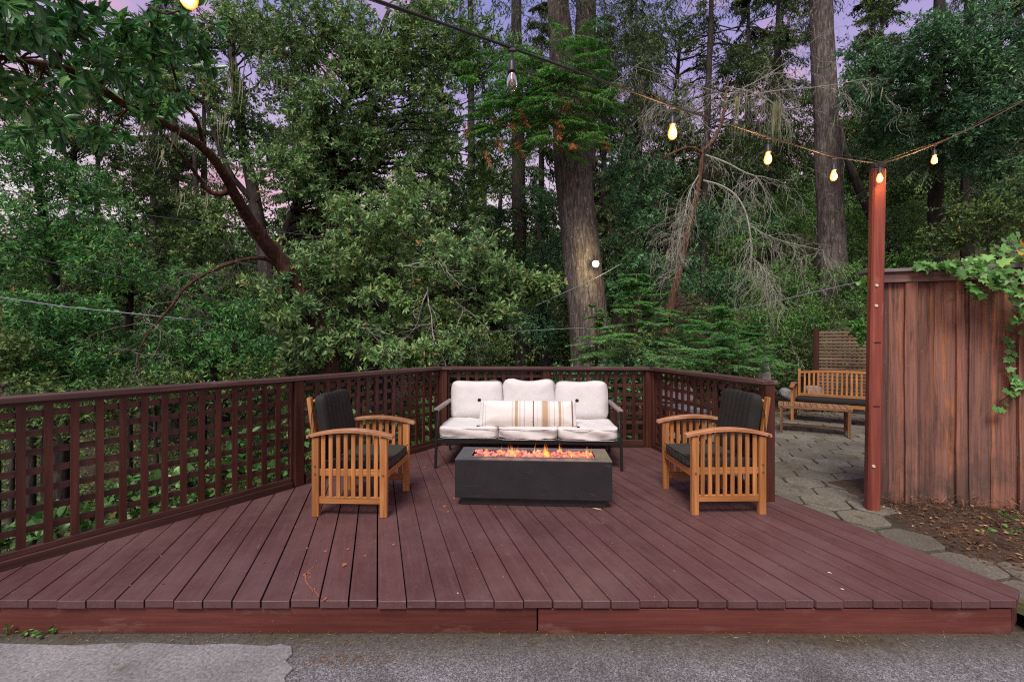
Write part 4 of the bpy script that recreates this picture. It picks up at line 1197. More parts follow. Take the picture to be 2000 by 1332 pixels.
def foliage(bl, bt, C, Rr, ntw, nlf, L, Wd, up=.25, droop=.15, near=True, tw=.004, leafup=.6, whorl=4, flat=.8, Lvar=.5, start=.3):
    """clumps of leafy twigs: every clump centre carries ntw twigs with nlf leaves each and a whorl at the tip"""
    n = len(C); k = ntw
    A = np.repeat(C, k, 0) + NR.normal(size=(n * k, 3)) * np.repeat(Rr, k)[:, None] * .16
    D = rdir(n * k, up, flat); Lr_ = np.repeat(Rr, k) * NR.uniform(.45, 1.1, n * k)
    B = A + D * Lr_[:, None]; B[:, 2] -= droop * Lr_
    twigs(bt, A, B, tw)
    m = nlf
    t = start + (1 - start) * (np.arange(m)[None] + NR.random((n * k, m))) / m
    P = A[:, None] + (B - A)[:, None] * t[..., None]
    T = nrm(B - A)[:, None]
    Q = NR.normal(size=(n * k, m, 3)); Q = nrm(Q - T * (Q * T).sum(-1, keepdims=True))
    LD = nrm(T * .55 + Q * .85 + np.array([0, 0, .10 - droop * .5]))
    P = P.reshape(-1, 3); LD = LD.reshape(-1, 3)
    cl = np.repeat(NR.random(n), k * m); rn = np.clip(NR.random(len(P)) * .75 + cl * .25, 0, 1)
    rn = np.where(NR.random(len(P)) < .015, NR.uniform(.965, 1, len(P)), rn * .96)
    leafset(bl, P, LD, nrm(NR.normal(size=P.shape) * .55 + np.array([0, -.25, leafup])), L * NR.uniform(1 - Lvar, 1 + Lvar * .6, len(P)), Wd * NR.uniform(.8, 1.2, len(P)), near, rn)
    if whorl:
        P = np.repeat(B, whorl, 0); T = np.repeat(nrm(B - A), whorl, 0); Q = NR.normal(size=P.shape); Q = nrm(Q - T * (Q * T).sum(-1, keepdims=True))
        LD = nrm(T * .6 + Q * .8 + np.array([0, 0, .1]))
        leafset(bl, P, LD, nrm(T * .7 + np.array([0, 0, .5]) + NR.normal(size=P.shape) * .2), L * NR.uniform(.8, 1.15, len(P)), Wd, near)
def bez(a, b, up, n=7, wig=.04):
    a, b = Vector(a), Vector(b); d = b - a
    c1 = a + d * .35 + Vector((0, 0, up * d.length)); c2 = a + d * .75 + Vector((0, 0, up * .6 * d.length)); out = []
    for i in range(n + 1):
        t = i / n; p = a * (1 - t) ** 3 + c1 * 3 * t * (1 - t) ** 2 + c2 * 3 * t * t * (1 - t) + b * t ** 3
        w = wig * d.length * math.sin(math.pi * t); out.append(p + Vector((R.gauss(0, w), R.gauss(0, w), R.gauss(0, w))))
    return out
def nearest(path, c):
    best = None
    for p, r in path:
        dd = (Vector(c) - p).length + max(0, p.z - c[2] + .2) * 1.5
        if best is None or dd < best[0]: best = (dd, p, r)
    return best[1], best[2]
def densify(path, k=6):
    out = []
    for (p, r), (q, s) in zip(path, path[1:]):
        for i in range(k): out.append((p.lerp(q, i / k), r + (s - r) * i / k))
    out.append(path[-1]); return out
def smooth_path(path, it=2):
    for _ in range(it):
        new = [path[0]]
        for (p, r), (q, s) in zip(path, path[1:]): new += [(p.lerp(q, .25), r * .75 + s * .25), (p.lerp(q, .75), r * .25 + s * .75)]
        new.append(path[-1]); path = new
    return path
def pxpath(pts):
    """(px, py, Y, width_px) -> [(point, radius)]"""
    return [(at(px, py, Y), w / 2 / F * Y) for px, py, Y, w in pts]
def trunk_mesh(b, path, sides=18, rough=.08, k=7):
    p = densify(path, 3); s = R.uniform(0, 9)
    def w(u, th, P): 
        return 1 + rough * (np.sin(k * th + 2.2 * np.sin(P[:, 2:3] * 1.3 + s)) * .6 + np.sin((2 * k + 1) * th + 3 * np.sin(P[:, 2:3] * 2.1)) * .4 + .5 * np.sin(P[:, 2:3] * 2.3 + th * 2 + s))
    b.tube([q[0] for q in p], [q[1] for q in p], sides, wob=w)
def rebase(b, base):
    o = np.array(base); b.v = [v - o for v in b.v]
def tree(name, label, cat, trunks, clumps, leaf, barkm, limbm=None, group=None, fol=None, limbs=.5, limb_r=.02, up=.12, sides=18, rough=.08):
    """a broadleaf tree: trunks = list of [(point, radius)...], clumps = (centres, radii)"""
    base = trunks[0][0][0] if trunks else Vector(clumps[0][0])
    gz = tz(base.x, base.y)
    r = empty(name, (base.x, base.y, gz), 0, label, cat, group); off = (base.x, base.y, gz)
    if trunks:
        b = MB()
        for p in trunks: trunk_mesh(b, p, sides, rough)
        rebase(b, off); b.build('trunk', barkm, r, smooth=True)
    if clumps is not None:
        C, Rr = clumps; bl, bt = MB(), MB()
        foliage(bl, bt, C, Rr, **(fol or {}))
        if trunks:
            allp = [q for p in trunks for q in densify(p, 4)]
            for c, rr in zip(C, Rr):
                if R.random() > limbs: continue
                p, pr = nearest(allp, c); ln = (Vector(c) - p).length
                pts = bez(p, c, up); r0 = min(pr * .5, limb_r * (1 + ln * .35)); m_ = len(pts)
                bt.tube(pts, [r0 * (1 - .8 * i / (m_ - 1)) for i in range(m_)], 6)
        rebase(bl, off); rebase(bt, off)
        bl.build('crown', leaf, r)
        bt.build('limb', limbm or barkm, r, smooth=True)
    return r
def sprays(bl, bt, A, D, Ln, sec, K, nL, nW, weep=.3, lat=.42, near=False, sag=.25, tw=.004, fan=.9, taper=.8):
    """conifer boughs: from A along D, length Ln; sec side twigs each side, K needle tufts per twig"""
    n = len(A); Ln = np.asarray(Ln)
    u = np.linspace(.0, 1, 7); P = A[:, None] + D[:, None] * (Ln[:, None, None] * u[None, :, None]); P[..., 2] -= sag * Ln[:, None] * u[None] ** 2
    for i in range(6): twigs(bt, P[:, i], P[:, i + 1], tw * (1 - u[i] * .75) * (Ln / Ln.mean()) * 2)
    m = sec * 2
    t = np.tile(np.linspace(.12, 1, sec), 2)[None] + NR.normal(size=(n, m)) * .02; t = np.clip(t, .08, 1)
    side = np.concatenate([np.ones(sec), -np.ones(sec)])[None]
    Q = A[:, None] + D[:, None] * (Ln[:, None] * t)[..., None]; Q[..., 2] -= sag * Ln[:, None] * t ** 2
    X = nrm(np.cross(D, np.array([0, 0, 1.0])))[:, None] * side[..., None]
    SD = nrm(D[:, None] * .55 + X * fan + np.array([0, 0, -1.0]) * weep + NR.normal(size=(n, m, 3)) * .15)
    SL = Ln[:, None] * lat * (1 - taper * t) * NR.uniform(.6, 1.2, (n, m))
    Q = Q.reshape(-1, 3); SD = SD.reshape(-1, 3); SL = SL.reshape(-1)
    E = Q + SD * SL[:, None]; E[:, 2] -= SL * weep * .4
    twigs(bt, Q, E, tw * .5)
    v = (np.arange(K)[None] + NR.random((len(Q), K))) / K
    NP = Q[:, None] + (E - Q)[:, None] * v[..., None]
    ax = nrm(E - Q)[:, None]
    ZZ = nrm(np.cross(SD, np.cross(np.array([0, 0, 1.0]), SD)) + 1e-6)[:, None]
    S2 = np.cross(ax, np.broadcast_to(ZZ, (len(Q), 1, 3))); sg = np.where(np.arange(K) % 2 == 0, 1, -1)[None, :, None]
    ND = nrm(ax * .75 + S2 * sg * .8 + NR.normal(size=NP.shape) * .22 + np.array([0, 0, -.25 * weep]))
    cl = np.repeat(NR.random(n), m * K); rn = np.clip(NR.random(len(cl)) * .7 + cl * .3, 0, 1)
    leafset(bl, NP.reshape(-1, 3), ND.reshape(-1, 3), nrm(np.array([0, -.2, 1.0]) + NR.normal(size=(len(cl), 3)) * .4), nL * NR.uniform(.6, 1.2, len(cl)), nW, near, rn * .95)
def boughs(path, z0, z1, nb, lfun, pitch=-.1, az=None):
    """bough roots along a trunk path"""
    P = densify(path, 10); pts = [(p, r) for p, r in P if z0 <= p.z <= z1]
    A, D, L_ = [], [], []
    for i in range(nb):
        p, r = pts[min(len(pts) - 1, int(R.random() * len(pts)))]
        a = R.uniform(0, 2 * math.pi) if az is None else R.uniform(*az)
        d = Vector((math.cos(a), math.sin(a), pitch + R.gauss(0, .12))).normalized()
        A.append(p + d * r * .6); D.append(d); L_.append(lfun((p.z - z0) / max(.01, z1 - z0)) * R.uniform(.6, 1.15))
    return np.array([a[:] for a in A]), np.array([d[:] for d in D]), np.array(L_)
def conifer(name, label, cat, paths, sets, leaf, barkm, group=None, sides=18, rough=.08, extra=None):
    base = paths[0][0][0]; gz = tz(base.x, base.y)
    r = empty(name, (base.x, base.y, gz), 0, label, cat, group); off = (base.x, base.y, gz)
    b = MB()
    for p in paths: trunk_mesh(b, p, sides, rough)
    rebase(b, off); b.build('trunk', barkm, r, smooth=True)
    bl, bt = MB(), MB()
    for (A, D, L_), kw in sets: sprays(bl, bt, A, D, L_, **kw)
    if extra: extra(bl, bt)
    rebase(bl, off); rebase(bt, off)
    bl.build('crown', leaf, r); bt.build('limb', M['twig'] if leaf is not M['lf_firdark'] else M['bark_dark'], r)
    return r
def strands(b, P, lmin, lmax, w=.010, n=3):
    """hanging lichen: tapering ribbons hanging from the points P"""
    for p in P:
        for k in range(n):
            L_ = R.uniform(lmin, lmax); q = np.array(p) + NR.normal(size=3) * .02; m = 5
            a = R.uniform(0, 3.14); d = np.array([math.cos(a), math.sin(a), 0]) * w * R.uniform(.5, 1.3); v = []
            for i in range(m + 1):
                t = i / m; c = q + np.array([.02 * math.sin(4 * t + a), .02 * math.cos(3 * t + a), -L_ * t]); ww = d * (1 - t) ** .7 * (1 if t > 0 else .4) * R.uniform(.6, 1.3) + 1e-4
                v += [c - ww, c + ww]
            f = np.array([(2 * i, 2 * i + 1, 2 * i + 3, 2 * i + 2) for i in range(m)]); b.add(v, f, R.random())
def dangle(b, p, d, L, r, lev, droop, spread=.8, ends=None, kids=4, seg=6, wig=.26):
    """recursive bare twigs"""
    p = Vector(p); d = Vector(d).normalized(); pts = [p.copy()]; ds = []
    for i in range(seg):
        d = (d + Vector((R.gauss(0, wig), R.gauss(0, wig), R.gauss(0, wig) - droop))).normalized(); p = p + d * L / seg; pts.append(p.copy()); ds.append(d.copy())
    b.tube(pts, [max(.0016, r * (1 - .75 * i / seg)) for i in range(seg + 1)], 5 if r > .006 else 4, cap=False)
    if ends is not None: ends.append(pts[-1]); ends.append(pts[len(pts) // 2])
    if lev > 0:
        for k in range(kids):
            i = R.randint(1, seg); nd = (ds[i - 1] + Vector((R.gauss(0, spread), R.gauss(0, spread), R.gauss(0, spread * .6)))).normalized()
            dangle(b, pts[i], nd, L * R.uniform(.35, .7), r * .5, lev - 1, droop, spread, ends, kids, seg, wig)

# ---------------------------------------------------------------- trees
M['rust'] = leafmat('rusty_needle', [(0, (.20, .075, .035)), (1, (.50, .22, .11))], .7, .2, .1)
def down(path, extra=1.0):
    """carry a trunk's foot on down into the ground"""
    (p, r), (q, s) = path[0], path[1]
    z = tz(p.x, p.y) - .3
    if z < p.z: path = [(Vector((p.x + (p.x - q.x) * .1, p.y, z)), r * 1.15)] + path
    return path

# madrone: red-barked trunk rising from the ravine and arching over the left of the deck towards the camera
mad = smooth_path(down(pxpath([(650, 712, 7.6, 33.7), (628, 655, 7.6, 32.4), (600, 600, 7.5, 29.8), (572, 548, 7.4, 28.5), (545, 508, 7.3, 28.5), (508, 460, 7.0, 24.7), (478, 415, 6.7, 20.7), (432, 330, 6.1, 16.8), (400, 290, 5.7, 15.6), (350, 258, 5.2, 13.6), (300, 230, 4.8, 13.6), (240, 205, 4.4, 14.2), (185, 163, 4.0, 14.2), (120, 128, 3.6, 13.0), (60, 122, 3.3, 11.0), (-40, 105, 2.9, 9.1)])), 1)
mad2 = smooth_path(pxpath([(572, 540, 7.4, 13.9), (530, 508, 7.2, 9.3), (500, 503, 7.0, 7.4), (455, 512, 6.8, 6.5), (400, 535, 6.6, 6.1), (362, 560, 6.4, 5.6), (340, 592, 6.3, 5.1), (318, 618, 6.2, 4.2), (290, 650, 6.1, 3.7), (268, 690, 6.0, 3.2), (275, 735, 6.0, 1.9)]), 1)
mad3 = smooth_path(pxpath([(445, 372, 6.4, 10.5), (438, 380, 6.4, 9.8), (410, 378, 6.3, 9.0), (390, 350, 6.2, 6.8), (360, 310, 5.9, 6.0), (330, 275, 5.6, 5.2), (318, 262, 5.5, 3.8)]), 1)
mad4 = smooth_path(pxpath([(395, 275, 5.6, 8.2), (385, 230, 5.4, 6.8), (355, 200, 5.2, 6.0), (345, 160, 5.0, 5.2), (330, 110, 4.7, 4.5), (305, 60, 4.4, 4.5), (300, -20, 4.2, 3.8)]), 1)
mad5 = smooth_path(pxpath([(115, 128, 3.6, 9.0), (118, 100, 3.5, 7.5), (90, 70, 3.3, 6.0), (60, 55, 3.2, 4.5), (40, 50, 3.1, 3.8)]), 1)
mad6 = smooth_path(pxpath([(280, 170, 4.3, 5.2), (300, 130, 4.1, 5.2), (300, 60, 3.9, 4.5), (285, 10, 3.8, 4.5), (320, 30, 3.6, 3.8), (350, 22, 3.4, 3.0)]), 1)
C, Rr = blobs([(60, 40, 3.0, 90, 50, .5, 9, .20), (30, 130, 3.1, 70, 50, .5, 4, .2), (200, 50, 3.8, 120, 50, .5, 8, .22), (150, 120, 3.9, 60, 30, .3, 3, .2), (330, 50, 3.9, 110, 50, .5, 10, .2), (290, 150, 4.5, 90, 40, .4, 5, .2), (300, 205, 4.9, 40, 20, .3, 3, .2), (50, 180, 3.4, 80, 40, .6, 5, .22), (330, 190, 4.6, 60, 30, .3, 3, .2), (230, 250, 4.5, 60, 30, .4, 3, .18), (120, 230, 3.8, 80, 40, .5, 4, .18), (-10, 20, 2.9, 60, 60, .3, 4, .2), (140, 10, 3.4, 120, 25, .4, 8, .2)])
tree('madrone', 'red-barked tree leaning out of the ravine with glossy leaves over the left of the deck', 'tree', [mad, mad2, mad3, mad4, mad5, mad6], (C, Rr), M['lf_mad'], M['bark_mad'],
     fol=dict(ntw=4, nlf=3, L=.125, Wd=.045, up=.15, droop=.5, tw=.004, whorl=8, leafup=.8, flat=.6, start=.6), limbs=.9, limb_r=.010, up=.05)
mroot = bpy.data.objects['madrone']
bt = MB(); en = []
for (px, py, Y), n_ in (((345, 590, 6.3), 3), ((300, 635, 6.1), 4), ((268, 690, 6.0), 4), ((400, 535, 6.6), 3), ((455, 512, 6.8), 2)):
    for k in range(n_): dangle(bt, at(px, py, Y), (R.uniform(-.8, .8), R.uniform(-.5, .5), R.uniform(-.9, .2)), R.uniform(.3, .65), .006, 2, .14, .9, en)
rebase(bt, mroot.location); bt.build('bare_twig', M['twig'], mroot)
bt = MB(); strands(bt, [at(px + R.uniform(-8, 8), py, Y) for px, py, Y in [(165, 175, 3.9), (172, 180, 3.9), (335, 250, 5.1), (290, 225, 4.7), (285, 230, 4.7), (310, 290, 5.3), (350, 375, 5.8), (405, 375, 6.3)] for k in range(3)], .12, .42, .010, 2)
rebase(bt, mroot.location); bt.build('hanging_lichen', M['lichen'], mroot, kind='stuff')

# broadleaf evergreen with a spreading lower crown behind the left armchair and sofa
oakp = smooth_path(down(pxpath([(745, 700, 8.8, 34), (735, 600, 8.9, 30), (765, 520, 9.0, 24), (760, 430, 9.0, 16), (790, 380, 9.0, 8)])), 1)
oakp2 = smooth_path(pxpath([(740, 640, 8.8, 16), (800, 600, 8.6, 13), (880, 560, 8.4, 10), (960, 560, 8.3, 7), (1040, 580, 8.2, 4)]), 1)
oakp3 = smooth_path(pxpath([(738, 600, 8.8, 14), (680, 540, 8.5, 12), (620, 500, 8.2, 8)]), 1)
C, Rr = blobs([(640, 520, 7.8, 90, 60, .7, 26, .30), (760, 440, 8.2, 110, 60, .8, 32, .30), (880, 500, 8.1, 110, 55, .8, 30, .30), (700, 600, 7.9, 130, 60, .6, 26, .28), (560, 600, 7.3, 80, 60, .6, 18, .26), (990, 555, 8.0, 80, 35, .5, 16, .24), (1050, 560, 8.0, 30, 18, .3, 5, .2), (620, 680, 7.4, 90, 30, .5, 16, .24), (780, 690, 7.4, 110, 25, .5, 16, .24), (900, 660, 7.6, 80, 25, .4, 6, .2), (960, 620, 7.9, 60, 25, .4, 5, .2), (800, 380, 8.6, 70, 30, .6, 10, .28)])
oak = tree('evergreen_oak', 'spreading broad-leaved evergreen just beyond the railing behind the left armchair', 'tree', [oakp, oakp2, oakp3], (C, Rr), M['lf_tan'], M['bark_dark'], M['twig'],
     fol=dict(ntw=13, nlf=7, L=.105, Wd=.036, up=.25, droop=.12, tw=.0032, whorl=5), limbs=.8, limb_r=.012)
bt = MB(); en = []
for px, py, Y, dx, dz in [(835, 560, 7.7, .1, -1), (835, 570, 7.7, -.6, -.5), (890, 590, 7.7, .8, -.5), (860, 660, 7.6, .9, -.2), (845, 650, 7.6, .1, -1), (905, 600, 7.8, .3, -1), (700, 640, 7.4, .8, .1), (780, 520, 7.6, 1, .1)]:
    dangle(bt, at(px, py, Y), (dx, 0, dz), R.uniform(.6, 1.0), .012, 2, .06, .9, en, kids=4, wig=.22)
rebase(bt, oak.location); bt.build('bare_twig', M['twig_pale'], oak)

# tall broadleaf behind it, whose crown fills the upper left of the picture
tp = smooth_path(down(pxpath([(530, 690, 11.5, 30), (520, 520, 11.8, 26), (500, 400, 12, 22), (470, 260, 12.2, 18), (455, 120, 12.4, 14), (430, -60, 12.6, 10)])), 1)
tp2 = smooth_path(pxpath([(523, 560, 11.8, 18), (560, 440, 12.2, 14), (620, 300, 12.5, 11), (700, 160, 12.7, 9), (760, 20, 12.8, 7)]), 1)
tp3 = smooth_path(pxpath([(500, 400, 12, 12), (440, 330, 11.6, 9), (400, 200, 11.4, 7), (380, 100, 11.4, 5)]), 1)
C, Rr = blobs([(470, 420, 12.5, 80, 40, .8, 16, .34), (600, 440, 12.5, 70, 40, .8, 16, .34), (470, 270, 12.2, 60, 60, .8, 14, .36), (930, 120, 11.8, 80, 90, .9, 26, .42), (950, 300, 12.5, 50, 80, .8, 12, .36), (760, 440, 12.4, 90, 40, .8, 16, .36), (900, 430, 12.6, 60, 60, .8, 14, .36), (480, 60, 11.4, 100, 60, 1.0, 26, .45), (640, 60, 11.2, 110, 80, 1.1, 40, .45), (760, 110, 11.0, 110, 80, 1.0, 38, .45), (680, 200, 11.0, 110, 60, 1.0, 32, .45), (860, 60, 11.2, 110, 60, 1.0, 30, .45), (560, 330, 11.3, 90, 45, .8, 24, .38), (720, 300, 11.4, 110, 50, .9, 34, .4), (440, 190, 11.5, 60, 40, .7, 12, .38), (860, 210, 11.5, 70, 80, .8, 18, .4), (650, 400, 11.5, 80, 40, .7, 8, .36), (830, 330, 11.5, 70, 50, .8, 10, .36), (560, 150, 11.5, 60, 40, .8, 10, .4), (370, 60, 11.3, 60, 60, .8, 16, .4), (330, 160, 11.4, 60, 40, .8, 10, .36), (620, 230, 11.4, 90, 50, .8, 22, .4)])
tree('evergreen_oak', 'tall broad-leaved evergreen filling the upper left middle of the woods, above the spreading one', 'tree', [tp, tp2, tp3], (C, Rr), M['lf_tan'], M['bark_dark'], M['bark_dark'],
     fol=dict(ntw=13, nlf=8, L=.12, Wd=.042, up=.15, droop=.2, tw=.004, whorl=4), limbs=.7, limb_r=.016)
bt = MB(); strands(bt, [at(R.uniform(440, 600), R.uniform(100, 160), 11.0) for k in range(34)] + [at(R.uniform(420, 450), R.uniform(180, 240), 11.0) for k in range(10)], .25, .9, .012, 2)
o = bpy.data.objects['evergreen_oak.001']; rebase(bt, o.location); bt.build('hanging_lichen', M['lichen'], o, kind='stuff')

# laurels at the far left
for k, (lab, tr, bl_) in enumerate([
    ('big laurel at the left edge of the woods, its drooping leaves behind the upper wire', [(120, 720, 10.5, 22), (110, 560, 10.5, 18), (80, 400, 10.6, 14), (60, 240, 10.6, 8)],
     [(60, 330, 9.8, 110, 70, .9, 34, .42), (120, 440, 9.6, 120, 60, .9, 34, .42), (40, 480, 9.4, 90, 60, .9, 22, .4), (190, 370, 10.2, 60, 50, .7, 12, .38), (0, 250, 9.8, 90, 50, .8, 16, .42)]),
    ('low laurel at the left, its leaves hanging under the pale wire', [(60, 740, 8.6, 16), (70, 680, 8.6, 14), (110, 600, 8.7, 10)],
     [(60, 600, 8.2, 110, 50, .8, 26, .34), (190, 620, 8.6, 90, 45, .8, 20, .34), (90, 700, 8.0, 130, 40, .8, 28, .34), (240, 700, 8.6, 90, 40, .7, 16, .32), (200, 520, 9.2, 80, 40, .8, 14, .36)]),
    ('slim laurel left of the leaning red trunk, in the lower woods', [(420, 740, 10.6, 14), (415, 640, 10.6, 12), (400, 560, 10.6, 8)],
     [(400, 620, 10.2, 100, 50, .8, 22, .38), (330, 680, 10.0, 100, 40, .8, 20, .36), (470, 670, 9.6, 80, 50, .8, 20, .36), (500, 600, 10.0, 50, 50, .6, 8, .34), (350, 540, 11.0, 80, 30, .8, 10, .36)])]):
    C, Rr = blobs(bl_)
    tree('laurel_tree', lab, 'tree', [smooth_path(down(pxpath(tr)), 1)], (C, Rr), M['lf_bay'], M['bark_dark'], M['bark_dark'], fol=dict(ntw=12, nlf=8, L=.105, Wd=.030, up=-.1, droop=.45, tw=.0035, whorl=4, leafup=.4), limbs=.6, limb_r=.010)

for lab, tr, bl_ in [
    ('dark tree behind the pale wire at the left, under the pink sky', [(250, 720, 15, 14), (255, 560, 15, 11), (250, 420, 15, 7)], [(230, 540, 14.5, 110, 60, 1.2, 36, .5), (320, 470, 15, 70, 50, 1.1, 20, .46), (150, 560, 14, 90, 50, 1, 22, .46), (330, 400, 15.5, 50, 40, 1, 9, .42)]),
    ('dark tree left of the leaning red trunk, high in the woods', [(395, 720, 14, 14), (388, 480, 14, 11), (380, 300, 14, 7)], [(370, 480, 13.6, 60, 50, 1, 18, .44), (400, 400, 14, 60, 40, 1, 12, .42), (350, 310, 14, 50, 50, .9, 12, .40), (280, 330, 14.5, 60, 40, .9, 12, .42), (430, 560, 13, 70, 40, 1, 18, .44)]),
    ('dark tree behind the slim trunk above the sofa', [(960, 720, 16, 14), (970, 500, 16, 11), (980, 350, 16, 6)], [(960, 520, 15.4, 80, 60, 1.2, 30, .5), (880, 470, 15, 60, 60, 1.1, 20, .46), (1050, 420, 15.5, 60, 70, 1.1, 24, .48), (990, 330, 15.8, 60, 50, 1.1, 16, .46), (1040, 250, 15.8, 40, 60, .9, 12, .44), (860, 620, 13, 120, 60, 1.1, 34, .46), (700, 520, 14, 90, 60, 1.1, 22, .48)])]:
    C, Rr = blobs(bl_)
    tree('dark_oak', lab, 'tree', [smooth_path(down(pxpath(tr)), 1)], (C, Rr), M['lf_dark'], M['bark_dark'], M['bark_dark'], fol=dict(ntw=13, nlf=9, L=.12, Wd=.048, up=.1, droop=.2, tw=.004, whorl=3, near=False), limbs=.5, limb_r=.012)

for lab, tr, bl_, lf in [
    ('dark tree filling the gap left of the arching red trunk, high at the left', [(130, 720, 14, 14), (140, 400, 14, 11), (150, 180, 14, 7)], [(60, 200, 13, 90, 60, 1, 18, .42), (180, 260, 13.5, 90, 60, 1, 26, .42), (250, 180, 13.5, 80, 60, 1, 24, .42), (320, 110, 13.5, 60, 60, 1, 14, .40), (240, 360, 13.6, 80, 40, 1, 18, .42), (90, 110, 12, 100, 50, 1, 14, .4)], 'lf_dark'),
    ('olive green tree between the two tall oaks, its crown over the slim trunk', [(700, 720, 15, 14), (710, 400, 15, 11), (640, 250, 15, 7)], [(640, 330, 14, 90, 70, 1, 34, .46), (560, 260, 14, 70, 60, 1, 22, .44), (820, 240, 14, 80, 80, 1, 30, .46), (900, 350, 14.5, 60, 60, 1, 20, .44), (540, 80, 14, 80, 80, 1, 24, .44)], 'lf_tan'),
    ('sparse dark tree whose twigs veil the violet sky right of the big fir', [(1300, 620, 19, 12), (1310, 300, 19, 10), (1330, 60, 19, 6)], [(1230, 80, 18, 70, 90, 1.4, 34, .50), (1330, 60, 18, 80, 60, 1.4, 24, .5), (1290, 230, 18, 80, 70, 1.4, 34, .5), (1440, 120, 18.5, 90, 70, 1.4, 26, .5), (1450, 280, 18, 90, 60, 1.4, 36, .5), (1560, 220, 18.5, 50, 90, 1.2, 24, .5), (1340, 380, 18, 70, 60, 1.2, 22, .5), (1550, 60, 18.5, 50, 50, 1.2, 10, .46)], 'lf_dark'),
    ('dark tree seen between the mottled trunk and the large bluish tree', [(1700, 620, 17, 12), (1700, 300, 17, 10), (1690, 120, 17, 6)], [(1690, 220, 16, 60, 90, 1.2, 34, .5), (1780, 330, 16, 90, 60, 1.2, 34, .5), (1900, 420, 15, 90, 50, 1.2, 34, .5), (1700, 60, 16, 50, 50, 1.2, 8, .46)], 'lf_dark')]:
    C, Rr = blobs(bl_)
    tree('dark_oak', lab, 'tree', [smooth_path(down(pxpath(tr)), 1)], (C, Rr), M[lf], M['bark_dark'], M['bark_dark'], fol=dict(ntw=13, nlf=9, L=.12 if tr[0][2] < 17 else .13, Wd=.046, up=.0, droop=.25, tw=.004, whorl=3, near=False), limbs=.5, limb_r=.012)

# big fir in the middle: two fused stems, furrowed bark
fa = smooth_path(down(pxpath([(1160, 720, 11.5, 85.6), (1150, 640, 11.5, 76.3), (1138, 520, 11.5, 70.7), (1125, 400, 11.6, 70.7), (1118, 300, 11.7, 72.5), (1104, 180, 11.8, 57.7), (1094, 60, 11.9, 44.6), (1086, -60, 12.0, 39.1), (1070, -420, 12.4, 22.3)])), 1)
fb = smooth_path(pxpath([(1140, 330, 11.8, 44), (1144, 220, 11.9, 46), (1142, 100, 12.0, 40), (1146, -40, 12.1, 36), (1150, -400, 12.4, 20)]), 1)
S1 = []
A, D, L_ = boughs(fa, at(0, 200, 11.5).z, at(0, -420, 11.5).z, 60, lambda u: 2.6 - u, -.15)
S1.append(((A, D, L_), dict(sec=14, K=9, nL=.11, nW=.022, weep=1.1, lat=.30, sag=.2)))
A, D, L_ = boughs(fb, at(0, 160, 11.5).z, at(0, -400, 11.5).z, 40, lambda u: 3.4 - 1.2 * u, -.1, az=(-1.2, 1.2))
S1.append(((A, D, L_), dict(sec=15, K=10, nL=.12, nW=.022, weep=1.4, lat=.30, sag=.15)))
bigfir = conifer('fir_tree', 'huge furrowed fir trunk straight behind the sofa, with a lamp fixed to it', 'tree', [fa, fb], S1, M['lf_firdark'], M['bark_fir'], sides=56, rough=.035)
# bright green boughs hanging in front of the big trunk
A, D, L_ = [], [], []
for px, py, dx, ln in [(1090, 200, -1, 1.9), (1090, 180, -.9, 1.6), (1100, 160, 1, 1.3), (1110, 210, 1, 1.2), (1080, 240, -.8, 1.5), (1120, 150, .6, 1.0), (1100, 225, .8, 1.3), (1070, 150, -.6, 1.0), (1060, 225, -1, 1.2), (1000, 200, -1, 1.2), (980, 170, -.7, .9), (1130, 240, 1, 1.0), (1110, 130, .3, .8), (1060, 190, -.3, 1.2)]:
    for k in range(14):
        A.append(at(px + R.uniform(-55, 45), py + R.uniform(-90, 60), 10.5 + R.uniform(-.4, .3))[:]); d = Vector((dx + R.gauss(0, .25), R.uniform(-.6, .3), R.uniform(-.15, .25))).normalized(); D.append(d[:]); L_.append(ln * R.uniform(.7, 1.1))
A, D, L_ = np.array(A), np.array(D), np.array(L_)
bl, bt = MB(), MB(); sprays(bl, bt, A, D, L_ * .62, sec=11, K=14, nL=.07, nW=.016, weep=.6, lat=.46, sag=.30)
rebase(bl, bigfir.location); rebase(bt, bigfir.location)
_bl, _bt = MB(), MB()
_A = np.array([at(R.uniform(900, 1180), R.uniform(180, 290), 10.3)[:] for k in range(15)] + [at(1165, 265, 10.5)[:], at(1180, 280, 10.5)[:], at(1010, 270, 10.5)[:]]); _D = nrm(NR.normal(size=(18, 3)) * .4 + np.array([.2, -.2, -.6]))
sprays(_bl, _bt, _A, _D, np.full(18, .42), sec=9, K=9, nL=.06, nW=.016, weep=.5, lat=.5, sag=.1)
rebase(_bl, bigfir.location); _bl.build('dead_sprig', M['rust'], bigfir)
o = bl.build('green_bough', M['lf_fir'], bigfir, label='bright green boughs with a few rusty sprigs across the big trunk'); bt.build('twig', M['bark_rust'], o)

# mottled trunk at the right
fc = smooth_path(down(pxpath([(1636, 640, 13.2, 54), (1628, 560, 13.2, 50), (1624, 450, 13.2, 46), (1618, 330, 13.3, 44), (1614, 220, 13.4, 42), (1606, 100, 13.5, 40), (1602, -40, 13.6, 38), (1590, -420, 14, 24)])), 1)
A, D, L_ = boughs(fc, at(0, -60, 13.2).z, at(0, -420, 13.2).z, 44, lambda u: 2.6 - u, -.1)
conifer('fir_tree', 'straight mottled fir trunk at the right, between the dead tree and the red post', 'tree', [fc], [((A, D, L_), dict(sec=12, K=8, nL=.12, nW=.024, weep=.9, lat=.3))], M['lf_firdark'], M['bark_fir'], sides=44, rough=.04)

